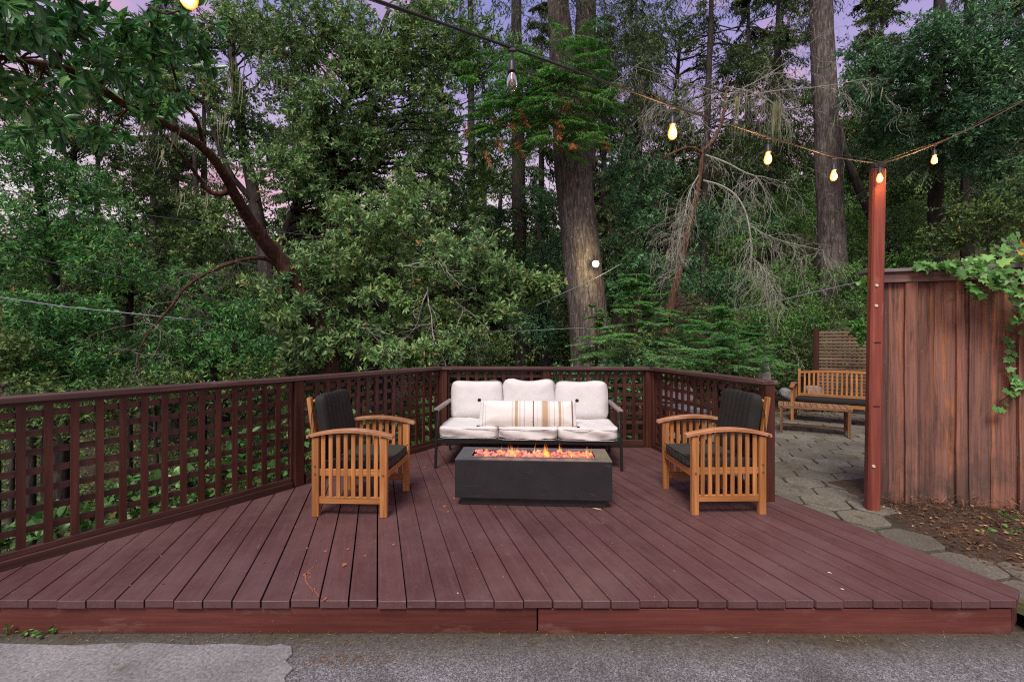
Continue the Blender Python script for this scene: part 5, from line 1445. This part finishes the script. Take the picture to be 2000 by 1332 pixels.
# slimmer dark trunks
slim = [('dark slim trunk left of the big central fir, above the middle of the sofa', [(1020, 715, 15, 30), (1014, 480, 15, 28), (1012, 260, 15, 25), (1008, 40, 15.2, 20), (1006, -300, 15.5, 12)], 26, (220, -300)),
        ('thin dark trunk rising behind the left sofa cushion', [(915, 715, 17, 17), (922, 420, 17, 15), (920, 200, 17, 13), (918, -100, 17, 9), (918, -260, 17, 6)], 34, (380, -260)),
        ('pair-like dark trunk at the left, behind the leaning red one', [(345, 700, 20, 17), (344, 450, 20, 15), (340, 250, 20, 11), (338, 60, 20, 6), (337, -40, 20, 3)], 56, (560, -40)),
        ('narrow dark fir left of centre with sparse drooping branches', [(296, 700, 21, 16), (300, 430, 21, 13), (303, 240, 21, 9), (305, 60, 21, 4)], 56, (560, 60)),
        ('small dark fir near the left edge, silhouetted on the pink sky', [(186, 700, 22, 13), (190, 420, 22, 10), (192, 250, 22, 6), (193, 150, 22, 2)], 44, (560, 150)),
        ('thin pale grey trunk between the big fir and the dead tree', [(1232, 560, 13.5, 11), (1240, 430, 13.5, 10), (1250, 330, 13.6, 8), (1255, 150, 13.8, 6)], 14, (300, 150)),
        ('dark conifer stem in the upper right of centre against the violet sky', [(1375, 480, 17, 12), (1382, 200, 17, 12), (1388, 60, 17, 10), (1392, -120, 17, 6), (1394, -260, 17, 3)], 70, (330, -260)),
        ('feathery dark conifer just left of the mottled trunk, against the violet sky', [(1500, 480, 20, 10), (1512, 200, 20, 9), (1518, 60, 20, 7), (1522, -80, 20, 4), (1524, -160, 20, 2)], 80, (360, -160)),
        ('dark trunk right of the red post, behind its right-hand bulb', [(1822, 620, 12.5, 26), (1828, 400, 12.5, 25), (1830, 200, 12.5, 22), (1835, 0, 12.7, 18), (1838, -260, 13, 12)], 50, (330, -260)),
        ('dark trunk in the upper right, second from the right edge', [(1888, 600, 14.5, 22), (1890, 380, 14.5, 20), (1892, 120, 14.5, 17), (1893, -120, 14.7, 13), (1894, -300, 15, 8)], 50, (380, -300)),
        ('slim dark trunk nearest the right edge above the ivy', [(1958, 600, 13.5, 16), (1955, 380, 13.5, 15), (1950, 200, 13.5, 13), (1948, -60, 13.7, 9)], 24, (420, -60))]
for i, (lab, tr, nb, (ya, yb)) in enumerate(slim):
    Y = tr[0][2]; p = smooth_path(down(pxpath(tr)), 1)
    pal = i == 5
    A, D, L_ = boughs(p, at(0, ya, Y).z, at(0, yb, Y).z, nb, lambda u: (2.3 if Y < 16 else 2.9) * (1 - .6 * u) * (.35 if pal else 1), -.12)
    conifer('fir_tree', lab, 'tree', [p], [((A, D, L_), dict(sec=12, K=8, nL=.13 if Y < 16 else .17, nW=.026 if Y < 16 else .034, weep=.8, lat=.30))],
            M['lf_firdark'] if i not in (0, 8, 9) else M['lf_far'], M['bark_fir'] if pal else M['bark_dark'], sides=14, rough=.05, group='slim dark trunks in the woods')

# dead lichen-hung tree
dt = smooth_path(down(pxpath([(1300, 650, 9.0, 16.3), (1312, 590, 9.0, 15.0), (1328, 520, 9.0, 14.2), (1346, 440, 9.0, 11.5), (1362, 380, 9.0, 9.5), (1370, 320, 9.0, 8.2), (1373, 290, 9.0, 6.8)])), 1)
dl = [pxpath([(1372, 300, 9, 7.2), (1350, 286, 8.9, 5.6), (1320, 296, 8.8, 4.8), (1295, 310, 8.7, 3.2)]), pxpath([(1373, 295, 9, 8.0), (1395, 275, 9.1, 6.4), (1412, 235, 9.2, 5.6), (1418, 180, 9.3, 4.0), (1425, 150, 9.4, 2.4)])]
dead = tree('dead_tree', 'half-dead rusty-trunked tree hung with pale lichen and drooping bare twigs, right of the big fir', 'tree', [dt] + [smooth_path(x, 1) for x in dl], None, None, M['bark_rust'], rough=.05, sides=12)
bt = MB(); en = []
arcs = [[(1378, 303, 9, 3.3), (1420, 318, 8.8, 3.3), (1455, 338, 8.6, 2.6), (1482, 346, 8.5, 1.9), (1470, 352, 8.5, 1.1)],
        [(1374, 353, 9, 3.7), (1410, 362, 8.7, 3.7), (1440, 382, 8.5, 3.3), (1460, 420, 8.4, 3.0), (1468, 480, 8.3, 2.6), (1466, 520, 8.3, 1.5)],
        [(1462, 440, 8.4, 2.2), (1500, 462, 8.4, 2.2), (1545, 476, 8.4, 1.9), (1610, 490, 8.5, 0.7)],
        [(1470, 505, 8.3, 1.9), (1490, 520, 8.3, 1.5), (1502, 548, 8.3, 0.7)],
        [(1366, 340, 9, 2.2), (1345, 375, 8.8, 1.9), (1338, 420, 8.7, 1.5), (1330, 450, 8.7, 0.7)],
        [(1418, 170, 9.3, 2.2), (1470, 180, 9.2, 2.2), (1510, 198, 9.1, 1.9), (1545, 250, 9.0, 1.1)],
        [(1418, 185, 9.3, 2.2), (1360, 168, 9.1, 1.9), (1300, 150, 9.0, 1.5), (1240, 130, 8.9, 0.7)],
        [(1412, 190, 9.3, 1.9), (1480, 160, 9.0, 1.9), (1540, 120, 8.8, 1.1), (1600, 70, 8.6, 0.7)],
        [(1415, 200, 9.2, 2.2), (1500, 178, 8.8, 2.2), (1600, 172, 8.5, 1.9), (1700, 152, 8.3, 0.7)],
        [(1395, 260, 9.1, 1.9), (1350, 220, 9.0, 1.5), (1290, 200, 8.9, 0.7)]]
for a in arcs:
    p = smooth_path(pxpath(a), 2); bt.tube([q[0] for q in p], [q[1] for q in p], 6)
    dd = densify(p, 2)
    for k in range(20):
        i = R.randint(2, len(dd) - 1); d = (dd[i][0] - dd[i - 1][0]).normalized() + Vector((R.gauss(0, .6), R.gauss(0, .6), R.uniform(-.9, .3)))
        dangle(bt, dd[i][0], d, R.uniform(.35, 1.0), .0045, 2, .22, .7, en, kids=3)
for px, py in [(1345, 440), (1335, 480), (1325, 530), (1355, 400), (1338, 460)]:
    for k in range(4): dangle(bt, at(px, py, 9.0), (-1, R.uniform(-.5, .5), R.uniform(-.3, .4)), R.uniform(.4, .85), .004, 2, .10, .6, en)
rebase(bt, dead.location); bt.build('bare_branch', M['twig_pale'], dead)
bt = MB(); pick = [en[R.randrange(len(en))] for k in range(520)]; strands(bt, pick, .08, .38, .006, 1)
strands(bt, [at(1520 + R.uniform(-14, 10), R.uniform(195, 215), 9.0) for k in range(22)] + [at(R.uniform(1425, 1445), 190, 9.0) for k in range(10)], .35, .85, .012, 2)
rebase(bt, dead.location); bt.build('hanging_lichen', M['lichen'], dead, kind='stuff')

# young redwood and fir shrubs behind the railing
def young(name, label, px, pyb, pyt, Y, n, ln, leaf, nL, nW, barkm, weep=.15, sec=11, K=18, lat=.42, pitch=.05, cat='tree', lean=0, z0=.1, sag=.12, fine=True):
    p0, p1 = at(px, pyb, Y), at(px + lean, pyt, Y)
    p = down([(p0, .028), (p0.lerp(p1, .5), .020), (p1, .006)])
    A, D, L_ = boughs(p, p0.z + (p1.z - p0.z) * z0, p1.z, n, lambda u: ln * (1.0 - .72 * u), pitch)
    conifer(name, label, cat, [p], [((A, D, L_), dict(sec=sec, K=K, nL=nL, nW=nW, weep=weep, lat=lat, sag=sag, tw=.003))], leaf, barkm, sides=8)
young('redwood_sapling', 'bright young redwood with a thin reddish stem, beyond the right end of the sofa', 1243, 715, 535, 7.6, 60, 1.0, M['lf_redwood'], .048, .013, M['bark_rust'], z0=.0)
young('redwood_sapling', 'smaller young redwood just left of the brighter one, against the foot of the big fir', 1165, 720, 600, 8.0, 30, .62, M['lf_redwood'], .045, .012, M['bark_rust'], z0=.0)
young('fir_shrub', 'soft bushy young fir behind the right end of the railing', 1395, 740, 600, 8.2, 70, 1.0, M['lf_soft'], .055, .010, M['bark_rust'], weep=.25, K=16, pitch=.25, cat='shrub')
young('fir_shrub', 'bluish soft young fir next to the grey stump', 1465, 730, 640, 8.5, 44, .75, M['lf_soft'], .055, .010, M['bark_rust'], weep=.25, K=16, pitch=.2, cat='shrub')
young('fir_shrub', 'low soft young fir between the red-stemmed redwood and the railing corner', 1320, 735, 610, 7.9, 44, .8, M['lf_soft'], .050, .010, M['bark_rust'], weep=.2, K=16, pitch=.2, cat='shrub')

# broadleaf shrubs and small trees at the right, up the slope
def shrub(label, bl_, leaf, L, Wd, trunk=None, name='shrub', cat='shrub', group=None, **k):
    C, Rr = blobs(bl_); f = dict(ntw=12, nlf=8, L=L, Wd=Wd, up=.2, droop=.1, tw=.003, whorl=3, near=False); f.update(k)
    if trunk is None:
        px, py, Y = bl_[0][0], bl_[0][1], bl_[0][2]
        p = at(px, py, Y); g = tz(p.x, p.y)
        if p.z - g < .4: g = p.z - .4
        tr = [[(Vector((p.x, p.y, g - .1)), .05), (Vector((p.x + .05, p.y, (g + p.z) / 2)), .04), (p, .015)]]
    else: tr = [smooth_path(down(pxpath(trunk)), 1)]
    return tree(name, label, cat, tr, (C, Rr), leaf, M['bark_dark'], M['bark_dark'], group=group, fol=f, limbs=.4, limb_r=.010, sides=8)
shrub('fine-leaved green shrub filling the slope left of the mottled trunk', [(1530, 560, 11.5, 80, 60, 1, 40, .40), (1480, 640, 10.5, 90, 45, .8, 30, .36), (1570, 640, 10.5, 50, 50, .8, 24, .34), (1440, 560, 12, 60, 60, .8, 20, .4)], M['lf_shrub'], .050, .022, ntw=16, nlf=12)
shrub('bushy green shrub between the mottled trunk and the red post', [(1670, 560, 12.5, 40, 60, .8, 24, .38), (1665, 470, 13.5, 50, 50, .8, 24, .42), (1690, 620, 11, 50, 40, .6, 18, .34)], M['lf_shrub'], .052, .022, ntw=16, nlf=12)
shrub('dense dark green shrub beside the lattice screen, behind the garden bench', [(1560, 690, 10.0, 40, 40, .6, 24, .30), (1640, 620, 10.6, 60, 30, .5, 20, .32), (1520, 730, 9.6, 30, 25, .4, 12, .26)], M['lf_dark'], .050, .022, ntw=15, nlf=11)
shrub('rounded light green tree crown on the hillside left of the mottled trunk', [(1520, 440, 17, 80, 50, 1.4, 40, .60), (1560, 380, 18, 60, 50, 1.4, 30, .6), (1440, 480, 16.5, 60, 60, 1.3, 26, .6)], M['lf_shrub'], .085, .036, trunk=[(1515, 600, 17, 14), (1520, 480, 17, 10)], name='hillside_tree', cat='tree', ntw=14, nlf=11)
shrub('bright green crown on the hillside just above the top of the red post', [(1750, 270, 22, 60, 50, 2, 34, .85), (1700, 340, 20, 50, 50, 1.6, 26, .75), (1770, 350, 19, 60, 60, 1.6, 34, .7)], M['lf_shrub'], .11, .045, trunk=[(1755, 560, 20, 14), (1750, 340, 21, 10)], name='hillside_tree', cat='tree', ntw=14, nlf=11)
shrub('green tree behind the red post with a dark leaning stem', [(1780, 450, 14, 60, 60, 1, 34, .5), (1740, 520, 13, 60, 40, .9, 24, .45), (1680, 420, 15, 40, 60, .9, 20, .5)], M['lf_shrub'], .068, .030, trunk=[(1800, 600, 13.5, 22), (1745, 500, 13.5, 19), (1690, 400, 13.6, 16), (1650, 300, 13.8, 12), (1640, 240, 14, 8)], name='leaning_tree', cat='tree', ntw=14, nlf=11)
C, Rr = blobs([(1720, 170, 11.5, 80, 45, 1, 26, .42), (1830, 110, 11.0, 100, 60, 1, 38, .45), (1940, 180, 10.6, 90, 60, 1, 34, .45), (1760, 240, 12, 80, 40, 1, 18, .42), (1900, 270, 11, 90, 45, 1, 26, .42), (1960, 340, 10.8, 60, 50, .8, 18, .4), (1860, 30, 11.4, 70, 40, 1, 14, .45), (1980, 70, 10.6, 50, 50, .8, 12, .42), (1690, 100, 12, 30, 40, .8, 8, .4)])
tree('bay_tree', 'large bluish green tree hanging over the upper right, above the bulb-browned cable', 'tree', [smooth_path(down(pxpath([(2120, 640, 11.5, 34), (2080, 400, 11.5, 30), (2020, 240, 11.4, 22), (1930, 130, 11.3, 14), (1820, 60, 11.3, 8)])), 1)], (C, Rr), M['lf_blue'], M['bark_dark'], M['bark_dark'], fol=dict(ntw=13, nlf=8, L=.115, Wd=.034, up=-.05, droop=.35, whorl=4, leafup=.5), limbs=.6, limb_r=.014)
C, Rr = blobs([(1230, 420, 12.5, 60, 90, 1, 30, .42), (1290, 340, 13, 50, 50, 1, 16, .42), (1210, 320, 12.6, 40, 40, .8, 10, .4), (1280, 520, 12, 70, 60, .9, 22, .4), (1420, 420, 13, 70, 60, 1, 18, .42), (1220, 560, 12.5, 50, 40, .8, 14, .4), (1400, 560, 12, 60, 40, .8, 14, .38)])
tree('bay_tree', 'dark bluish green tree right of the big fir trunk, behind the dead tree', 'tree', [smooth_path(down(pxpath([(1265, 700, 12.8, 18), (1260, 540, 12.8, 15), (1262, 400, 12.9, 10), (1280, 300, 13, 6)])), 1)], (C, Rr), M['lf_blue'], M['bark_dark'], M['bark_dark'], fol=dict(ntw=13, nlf=8, L=.11, Wd=.032, up=-.1, droop=.4, whorl=4, leafup=.5), limbs=.5, limb_r=.012)
C, Rr = blobs([(1060, 480, 13.5, 50, 70, 1, 20, .42), (1050, 600, 13, 50, 60, .9, 20, .4), (960, 420, 14, 50, 50, 1, 12, .42), (1060, 380, 14, 40, 40, .8, 8, .4)])
tree('bay_tree', 'dark drooping-leaved tree left of the big fir trunk', 'tree', [smooth_path(down(pxpath([(1065, 720, 13.6, 16), (1060, 560, 13.6, 13), (1050, 420, 13.7, 8)])), 1)], (C, Rr), M['lf_blue'], M['bark_dark'], M['bark_dark'], fol=dict(ntw=13, nlf=8, L=.11, Wd=.030, up=-.2, droop=.6, whorl=4, leafup=.4), limbs=.5, limb_r=.012)
shrub('leafy shrub at the right above the ivy, in front of the dark trunks', [(1930, 430, 9.5, 80, 40, .7, 26, .32), (1860, 460, 9.8, 50, 30, .6, 14, .3), (1990, 380, 9.5, 50, 50, .6, 14, .32)], M['lf_dark'], .075, .034, near=True, ntw=10, nlf=7)
# understorey shrubs along the railing, low down
under = [('low dark shrub in the bottom left of the woods, right above the rail cap', (-10, 705, 7.2, 70, 40, .5, 20, .30)), ('low dark shrub at the left edge, between the wires and the rail cap', (20, 660, 9.5, 100, 60, .8, 30, .40)), ('low dark shrub at the left just over the cap of the long railing run', (80, 800, 7.0, 140, 50, .7, 34, .34)), ('low dark shrub below the arching bare branch', (300, 770, 7.6, 120, 45, .7, 30, .34)),
         ('low dark shrub at the foot of the leaning red trunk', (520, 740, 7.4, 90, 40, .6, 26, .32)), ('dark shrub at the foot of the slim trunks left of the big fir', (950, 690, 10.5, 90, 40, .8, 26, .38)),
         ('low leafy shrub seen through the lattice behind the sofa', (1180, 740, 7.6, 110, 35, .5, 30, .28)), ('shrub at the foot of the big fir trunk, right side', (1230, 680, 9.6, 60, 40, .6, 18, .34)),
         ('low shrub behind the pale lounge chair', (1400, 740, 9.0, 80, 30, .5, 20, .30))]
for i, (lab, s) in enumerate(under):
    shrub(lab, [s], M['lf_dark'] if i != 6 else M['lf_blue'], .075, .032, near=True, ntw=11, nlf=8)

# brambles right behind the left lattice
C, Rr = [], []
for k in range(150):
    s = R.random(); t = R.uniform(-.8, 3.4); q = Vector((CL[0], CL[1], 0)) - Vector((RD.x, RD.y, 0)) * t * 1.15
    o = R.uniform(.35, 1.2); x = q.x - RD.y * o; y = q.y + RD.x * o
    C.append((x, y, R.uniform(-.9, .45 if t < 1.8 else .30) - .15 * o)); Rr.append(.22)
C, Rr = np.array(C), np.array(Rr); bl, bt = MB(), MB()
foliage(bl, bt, C, Rr, 7, 5, .085, .066, up=.5, droop=.1, tw=.0025, whorl=2, leafup=.7)
br = empty('bramble_thicket', (-3.4, 3.6, tz(-3.4, 3.6)), 0, 'tangle of broad-leaved brambles pressed against the outside of the left lattice railing', 'brambles', kind='stuff')
rebase(bl, br.location); rebase(bt, br.location); o = bl.build('bramble_leaves', M['lf_bramble'], br); o['kind'] = 'stuff'; o = bt.build('bramble_canes', M['twig'], br); o['kind'] = 'stuff'

# trees farther off, copies of a few kinds
def far_conifer(h, seed, leaf):
    R.seed(seed)
    p = [(Vector((0, 0, -.5)), h * .014), (Vector((R.uniform(-.2, .2), 0, h * .5)), h * .009), (Vector((0, 0, h)), .02)]
    A, D, L_ = boughs(p, h * .10, h * .99, int(h * 6.0), lambda u: h * .15 * (1 - u) ** .8 + .4, -.18)
    return p, (A, D, L_), dict(sec=9, K=6, nL=.34, nW=.085, weep=.7, lat=.34, tw=.012)
def far_tree(kind, x, y, s, rz, label, group):
    global FAR
    if kind not in FAR:
        root = empty('far_fir' if kind < 2 else 'far_oak', (0, 0, 0)); b = MB(); bl, bt = MB(), MB()
        if kind < 2:
            p, S, kw = far_conifer(20 + 3 * kind, 60 + kind, None); trunk_mesh(b, p, 8, .05); sprays(bl, bt, *S, **kw)
        else:
            p = [(Vector((0, 0, -.5)), .22), (Vector((.3, 0, 3)), .17), (Vector((0, .2, 7)), .06)]; trunk_mesh(b, p, 8, .05)
            C = rdir(90) * (NR.random((90, 1)) ** .4) * np.array([3.0, 3.0, 3.6]) + (0, 0, 5.4); foliage(bl, bt, C, np.full(90, .75), 14, 9, .20, .09, near=False, whorl=0, tw=.008)
        b.build('trunk', M['bark_dark'], root, smooth=True); bl.build('crown', M['lf_firdark'] if kind < 2 else M['lf_far'], root); bt.build('limb', M['bark_dark'], root)
        FAR[kind] = root; r = root
    else: r = copy_tree(FAR[kind])
    r.location = (x, y, tz(x, y) - .1); r.scale = (s, s, s * R.uniform(.95, 1.1)); r.rotation_euler = (0, 0, rz)
    tag(r, label, 'tree', group)
FAR = {}
R.seed(21)
fars = [(-18.5, 24, 0, .9), (-14, 30, 1, .9), (-9.5, 26, 0, .75), (-4.8, 30, 1, .9), (-1.5, 25, 0, .9), (2.0, 31, 1, 1.0), (5.5, 27, 0, .9), (9.0, 33, 1, .85), (13.0, 25, 0, .8), (17.0, 29, 1, .85), (21.5, 27, 0, .9), (26, 32, 1, .8), (-23, 34, 1, 1.0), (-12, 38, 0, .9), (-6.5, 40, 1, .9), (7.5, 42, 0, .9), (29, 26, 0, .8),
        (-16, 19, 2, .9), (-10.8, 17.5, 2, .8), (-7, 20, 2, .95), (-2.8, 18.5, 2, .85), (1.3, 20.5, 2, .9), (6.4, 20, 2, .7), (15.6, 20, 2, .8), (19.5, 22, 2, .9), (10.5, 24, 2, .8), (24, 24, 2, .9), (-21, 27, 2, 1.1), (-13, 24, 2, 1.0), (3.6, 25, 2, 1.0)]
for i, (x, y, k, s) in enumerate(fars):
    px = 1000 + F * x / y
    side = 'far left' if px < 300 else 'left' if px < 650 else 'middle left' if px < 950 else 'middle' if px < 1200 else 'middle right' if px < 1500 else 'right' if px < 1800 else 'far right'
    far_tree(k, x, y, s, R.uniform(0, 6.3), ('dark distant fir silhouetted behind the nearer trees, ' if k < 2 else 'round-crowned distant tree low in the woods, ') + side + ' of the picture', ('distant firs, ' if k < 2 else 'distant round crowns, ') + side)
# far wood on the slopes
n = 26000
x = NR.uniform(-75, 75, n); y = NR.uniform(42, 100, n); C = np.stack([x, y, terrain(x, y) + NR.uniform(-.5, 4.0, n) * NR.random(n)], 1)
b = MB(); P = np.repeat(C, 5, 0) + NR.normal(size=(n * 5, 3)) * (.9, .9, .8); leafset(b, P, rdir(len(P), -.3), rdir(len(P), .4), NR.uniform(.5, 1.0, len(P)), .38, False)
b.build('far_woods', M['lf_far'], label='far wooded hillside closing the view', cat='woods', kind='stuff')
# undergrowth on the near slopes
n = 15000
x = NR.uniform(-24, 26, n); y = NR.uniform(6.6, 34, n)
keep = ~((x > 1.8) & (y < 9.9)) & ~((x > 1.2) & (y < 6.9)); x, y = x[keep], y[keep]
hh = .25 + .45 * (np.sin(x * .9 + y * .6) * .5 + .5) + .02 * y
C = np.stack([x, y, terrain(x, y) + hh * NR.random(len(x))], 1)
b, bt = MB(), MB(); foliage(b, bt, C, np.full(len(C), .30), 3, 5, .13, .055, up=.5, near=False, whorl=0, tw=.003)
b.build('undergrowth', M['lf_dark'], label='low dark undergrowth on the forest floor', cat='undergrowth', kind='stuff')

# ---------------------------------------------------------------- ivy on the fence
def ivy_leaf(b, p, d, nn, s, r):
    d = Vector(d).normalized(); nn = Vector(nn); x = d.cross(nn).normalized(); nn = x.cross(d)
    sh = [(0, 0), (.22, -.12), (.52, .02), (.34, .26), (.56, .52), (.26, .56), (.0, 1.0), (-.26, .56), (-.56, .52), (-.34, .26), (-.52, .02), (-.22, -.12)]
    v = [p + x * (a * s) + d * (c * s) + nn * ((.10 * abs(a) - .10 * c * c) * s) for a, c in sh]; c0 = p + d * (.35 * s) + nn * (-.02 * s)
    v.append(c0); n = len(sh); b.add([q[:] for q in v], np.array([(i, (i + 1) % n, n) for i in range(n)]), r)
ivy = empty('ivy', (4.6, 3.95, -.1), 0, 'bright green ivy spilling over the right end of the wooden fence', 'ivy')
b = MB(); vb = MB()
spots = []
for k in range(430):
    u = R.random() ** .75
    px = 1850 + 330 * u; top = 520 - 60 * u + 8 * math.sin(px * .05)
    low = 548 + 20 * u + (70 * u if u < .35 else 70) + 14 * math.sin(px * .07)
    py = R.uniform(top - 34 * min(1, u * 3), low); spots.append((px, py, R.uniform(.02, .22)))
for k in range(30): spots.append((R.uniform(1790, 1860), R.uniform(511, 520), R.uniform(-.05, .08)))
for px, py, o in spots:
    X, Y = fpt(px); Yd = Y - .04 - o * (1 if py > 515 else R.uniform(-1.2, 1)); p = at(px, py, Yd)
    d = Vector((R.gauss(0, .6), -.35, R.gauss(-.55, .45))); nn = Vector((R.gauss(0, .35), -.75, .75 + R.gauss(0, .3)))
    ivy_leaf(b, p, d, nn, R.uniform(.045, .092), R.random() ** 1.3 * .96 if R.random() > .03 else .99)
trail = [(1966, 640), (1962, 668), (1974, 690), (1966, 712), (1978, 736), (1985, 762), (1960, 780), (1935, 795)]
tpts = []
for (a, c), (a2, c2) in zip(trail, trail[1:]):
    for i in range(6): tpts.append(at(a + (a2 - a) * i / 6, c + (c2 - c) * i / 6, fpt(a)[1] - .045))
vb.tube(tpts, .0035, 5)
for p in tpts[::1]:
    if R.random() < .75: ivy_leaf(b, p + Vector((R.gauss(0, .03), -.02, R.gauss(0, .015))), (R.gauss(0, .9), -.3, R.gauss(-.3, .4)), (R.gauss(0, .3), -1, .6), R.uniform(.035, .07), R.random() * .9)
for k in range(26):
    px, py, o = spots[R.randrange(430)]; p = at(px, py, fpt(px)[1] - .05); q = p + Vector((R.uniform(-.4, .4), -.01, R.uniform(-.3, .2)))
    vb.tube([p, p.lerp(q, .5) + Vector((0, 0, .04)), q], .003, 5)
for pl in ([(1910, 575), (1900, 578), (1885, 590), (1872, 620), (1866, 640)], [(1898, 575), (1870, 578), (1850, 588)]):
    vb.tube([at(a, c, fpt(a)[1] - .035) for a, c in pl], .0022, 5)
rebase(b, ivy.location); rebase(vb, ivy.location); b.build('ivy_leaves', M['lf_ivy'], ivy); vb.build('vine', M['bark_rust'], ivy)
# greenery left of the post, over the screen
b = MB(); bt = MB(); C, Rr = blobs([(1690, 640, 8.2, 20, 22, .2, 10, .16), (1700, 560, 4.6, 5, 8, .1, 2, .06)]); foliage(b, bt, C, Rr, 6, 4, .09, .07, near=True, tw=.002)
vv = empty('climbing_vine', at(1692, 700, 8.2), 0, 'light green climber at the top of the lattice screen, left of the red post', 'vine'); rebase(b, vv.location); rebase(bt, vv.location); b.build('vine_leaves', M['lf_ivy'], vv); bt.build('vine_stem', M['twig'], vv)

# ---------------------------------------------------------------- litter
def needles(b, n, area, zf, lo, hi, w, rnd=(0, 1), tilt=.1):
    P = []
    while len(P) < n:
        x, y = R.uniform(area[0], area[1]), R.uniform(area[2], area[3]); z = zf(x, y)
        if z is None: continue
        P.append((x, y, z))
    P = np.array(P); D = NR.normal(size=P.shape); D[:, 2] *= tilt; D = nrm(D)
    Nn = nrm(np.array([0, 0, 1.0]) + NR.normal(size=P.shape) * .25)
    leafset(b, P, D, Nn, NR.uniform(lo, hi, n), w, False, NR.uniform(rnd[0], rnd[1], n))
def on_deck(x, y):
    if y < 2.40 or y > 5.7 or x > 2.78 - .296 * (y - 2.47) or x < -.95 - .6486 * (5.8 - y) + .1: return None
    return .004
b = MB(); needles(b, 260, (-3, 2.7, 2.4, 5.6), on_deck, .012, .035, .0022, (.3, .95)); needles(b, 110, (-3, 2.7, 2.4, 5.6), on_deck, .003, .010, .005, (.97, 1)); needles(b, 40, (-3, 2.7, 2.4, 5.6), on_deck, .015, .035, .012, (.2, .9))
b.build('deck_litter', M['litter'], label='sparse pine needles and pale flecks strewn over the deck boards', cat='litter', kind='stuff')
b = MB(); p = at(1166, 994, EYE * F / 328)
leafset(b, np.array([[p.x - .04, p.y, .006]]), np.array([[.95, -.3, .02]]), np.array([[0, 0, 1.0]]), .085, .022, True, np.array([1.0])); b.build('fallen_leaf', M['litter'], label='pale curled leaf on the boards in front of the fire table', cat='leaf')
for (px, py, s, lab) in ((1616, 1119, .022, 'white petal on the boards at the right of the deck'), (1641, 1151, .020, 'slender white petal near the front edge of the deck'), (892, 1159, .012, 'tiny white fleck near the middle of the front edge of the deck')):
    p = at(px, py, EYE * F / (py - 666)); b = MB(); leafset(b, np.array([[p.x, p.y, .005]]), nrm(np.array([[1.0, -.5, .05]])), np.array([[0, 0, 1.0]]), s, s * .5, True, np.array([1.0]))
    M.setdefault('petal', flat('white_petal', (.75, .72, .68), .6)); b.build('petal', M['petal'], label=lab, cat='petal')
# litter on the bank and along the fascia
def on_bank(x, y):
    if x < 3.12 or y > 4.0 - .30 * (x - 3.3): return None
    return bank_z(x, y) + R.uniform(.002, .022)
b = MB(); needles(b, 5200, (2.98, 5.0, 2.2, 4.05), on_bank, .02, .07, .004, (0, .9), .25); needles(b, 1100, (2.98, 5.0, 2.2, 4.05), on_bank, .015, .05, .022, (0, 1), .35)
needles(b, 600, (3.2, 5.0, 3.3, 4.0), lambda x, y: None if abs(y - (3.93 - .3 * (x - 3.3))) > .09 else bank_z(x, y) + R.uniform(0, .09), .04, .12, .005, (.1, .9), .5)
b.build('bank_litter', M['litter'], label='rusty pine needles and bark bits heaped below the wooden fence', cat='litter', kind='stuff')
b = MB(); needles(b, 2600, (2.2, 8.5, 4.2, 9.8), lambda x, y: (patio_z(x, y) + .004) if in_patio(x, y) and noise.noise(Vector((x * 1.7, y * 1.7, 0))) > -.05 else None, .02, .06, .004, (0, .7), .1)
needles(b, 4200, (2.0, 9.0, 8.6, 12), lambda x, y: max(tz(x, y), -.1) + R.uniform(.0, .05), .03, .11, .03, (0, .95), .4)
b.build('path_litter', M['litter'], label='brown needles and dead leaves lying on the paving and below the garden bench', cat='litter', kind='stuff')
b = MB(); needles(b, 900, (-3.2, 2.9, 2.27, 2.385), lambda x, y: -.172 + R.uniform(0, .008), .008, .035, .003, (0, .95), .3); needles(b, 160, (-1.0, -.55, 2.14, 2.22), lambda x, y: -.177, .02, .05, .0025, (.3, .9), .1)
needles(b, 500, (-3.2, 3, 2.0, 2.38), lambda x, y: -.176, .003, .012, .004, (.2, 1), .2)
b.build('fascia_litter', M['litter'], label='needles and grit gathered along the foot of the deck', cat='litter', kind='stuff')
# small pale chips right of the posts and weeds at the left foot of the deck
def weed(px, py, z, n, s, leaf, label):
    Y = (EYE - z) * F / (py - 666); p = at(px, py, Y); w_ = empty('weed', (p.x, p.y, z), 0, label, 'weed'); b = MB(); vb = MB()
    for k in range(n):
        d = Vector((R.gauss(0, 1), R.gauss(0, .7), R.uniform(.3, 1.2))).normalized(); q = d * s * R.uniform(.4, 1)
        vb.tube([(0, 0, 0), q * .6, q], .0016, 4); leafset(b, np.array([q[:]]), nrm(np.array([[d.x, d.y - .3, d.z * .3]])), np.array([[0, -.3, 1.0]]), s * .6, s * .5, True)
    b.build('weed_leaves', leaf, w_); vb.build('stem', M['lf_shrub'], w_)
weed(12, 1240, -.175, 7, .045, M['lf_ivy'], 'small green weed at the foot of the deck, at the left edge')
weed(42, 1238, -.175, 6, .040, M['lf_ivy'], 'small green weed at the foot of the deck, second from the left edge')
weed(92, 1236, -.175, 9, .045, M['lf_ivy'], 'wider green weed at the foot of the deck, third from the left edge')
for (px, py, n_, lab) in ((1968, 1012, 12, 'green seedlings below the trailing ivy'), (1975, 1045, 9, 'green seedlings in the litter at the right edge'), (1925, 1042, 5, 'tiny seedling in the litter right of the paving')):
    z = .0; weed(px, py, z, n_, .06, M['lf_bramble'], lab)
# grasses on the shadowed bank of the path near the bench
for o in bpy.data.objects:
    if o.type == 'MESH' and len(o.data.polygons) > 200000: print('BIG', o.name, len(o.data.polygons))
print('TOTAL FACES', sum(len(me.polygons) for me in bpy.data.meshes))
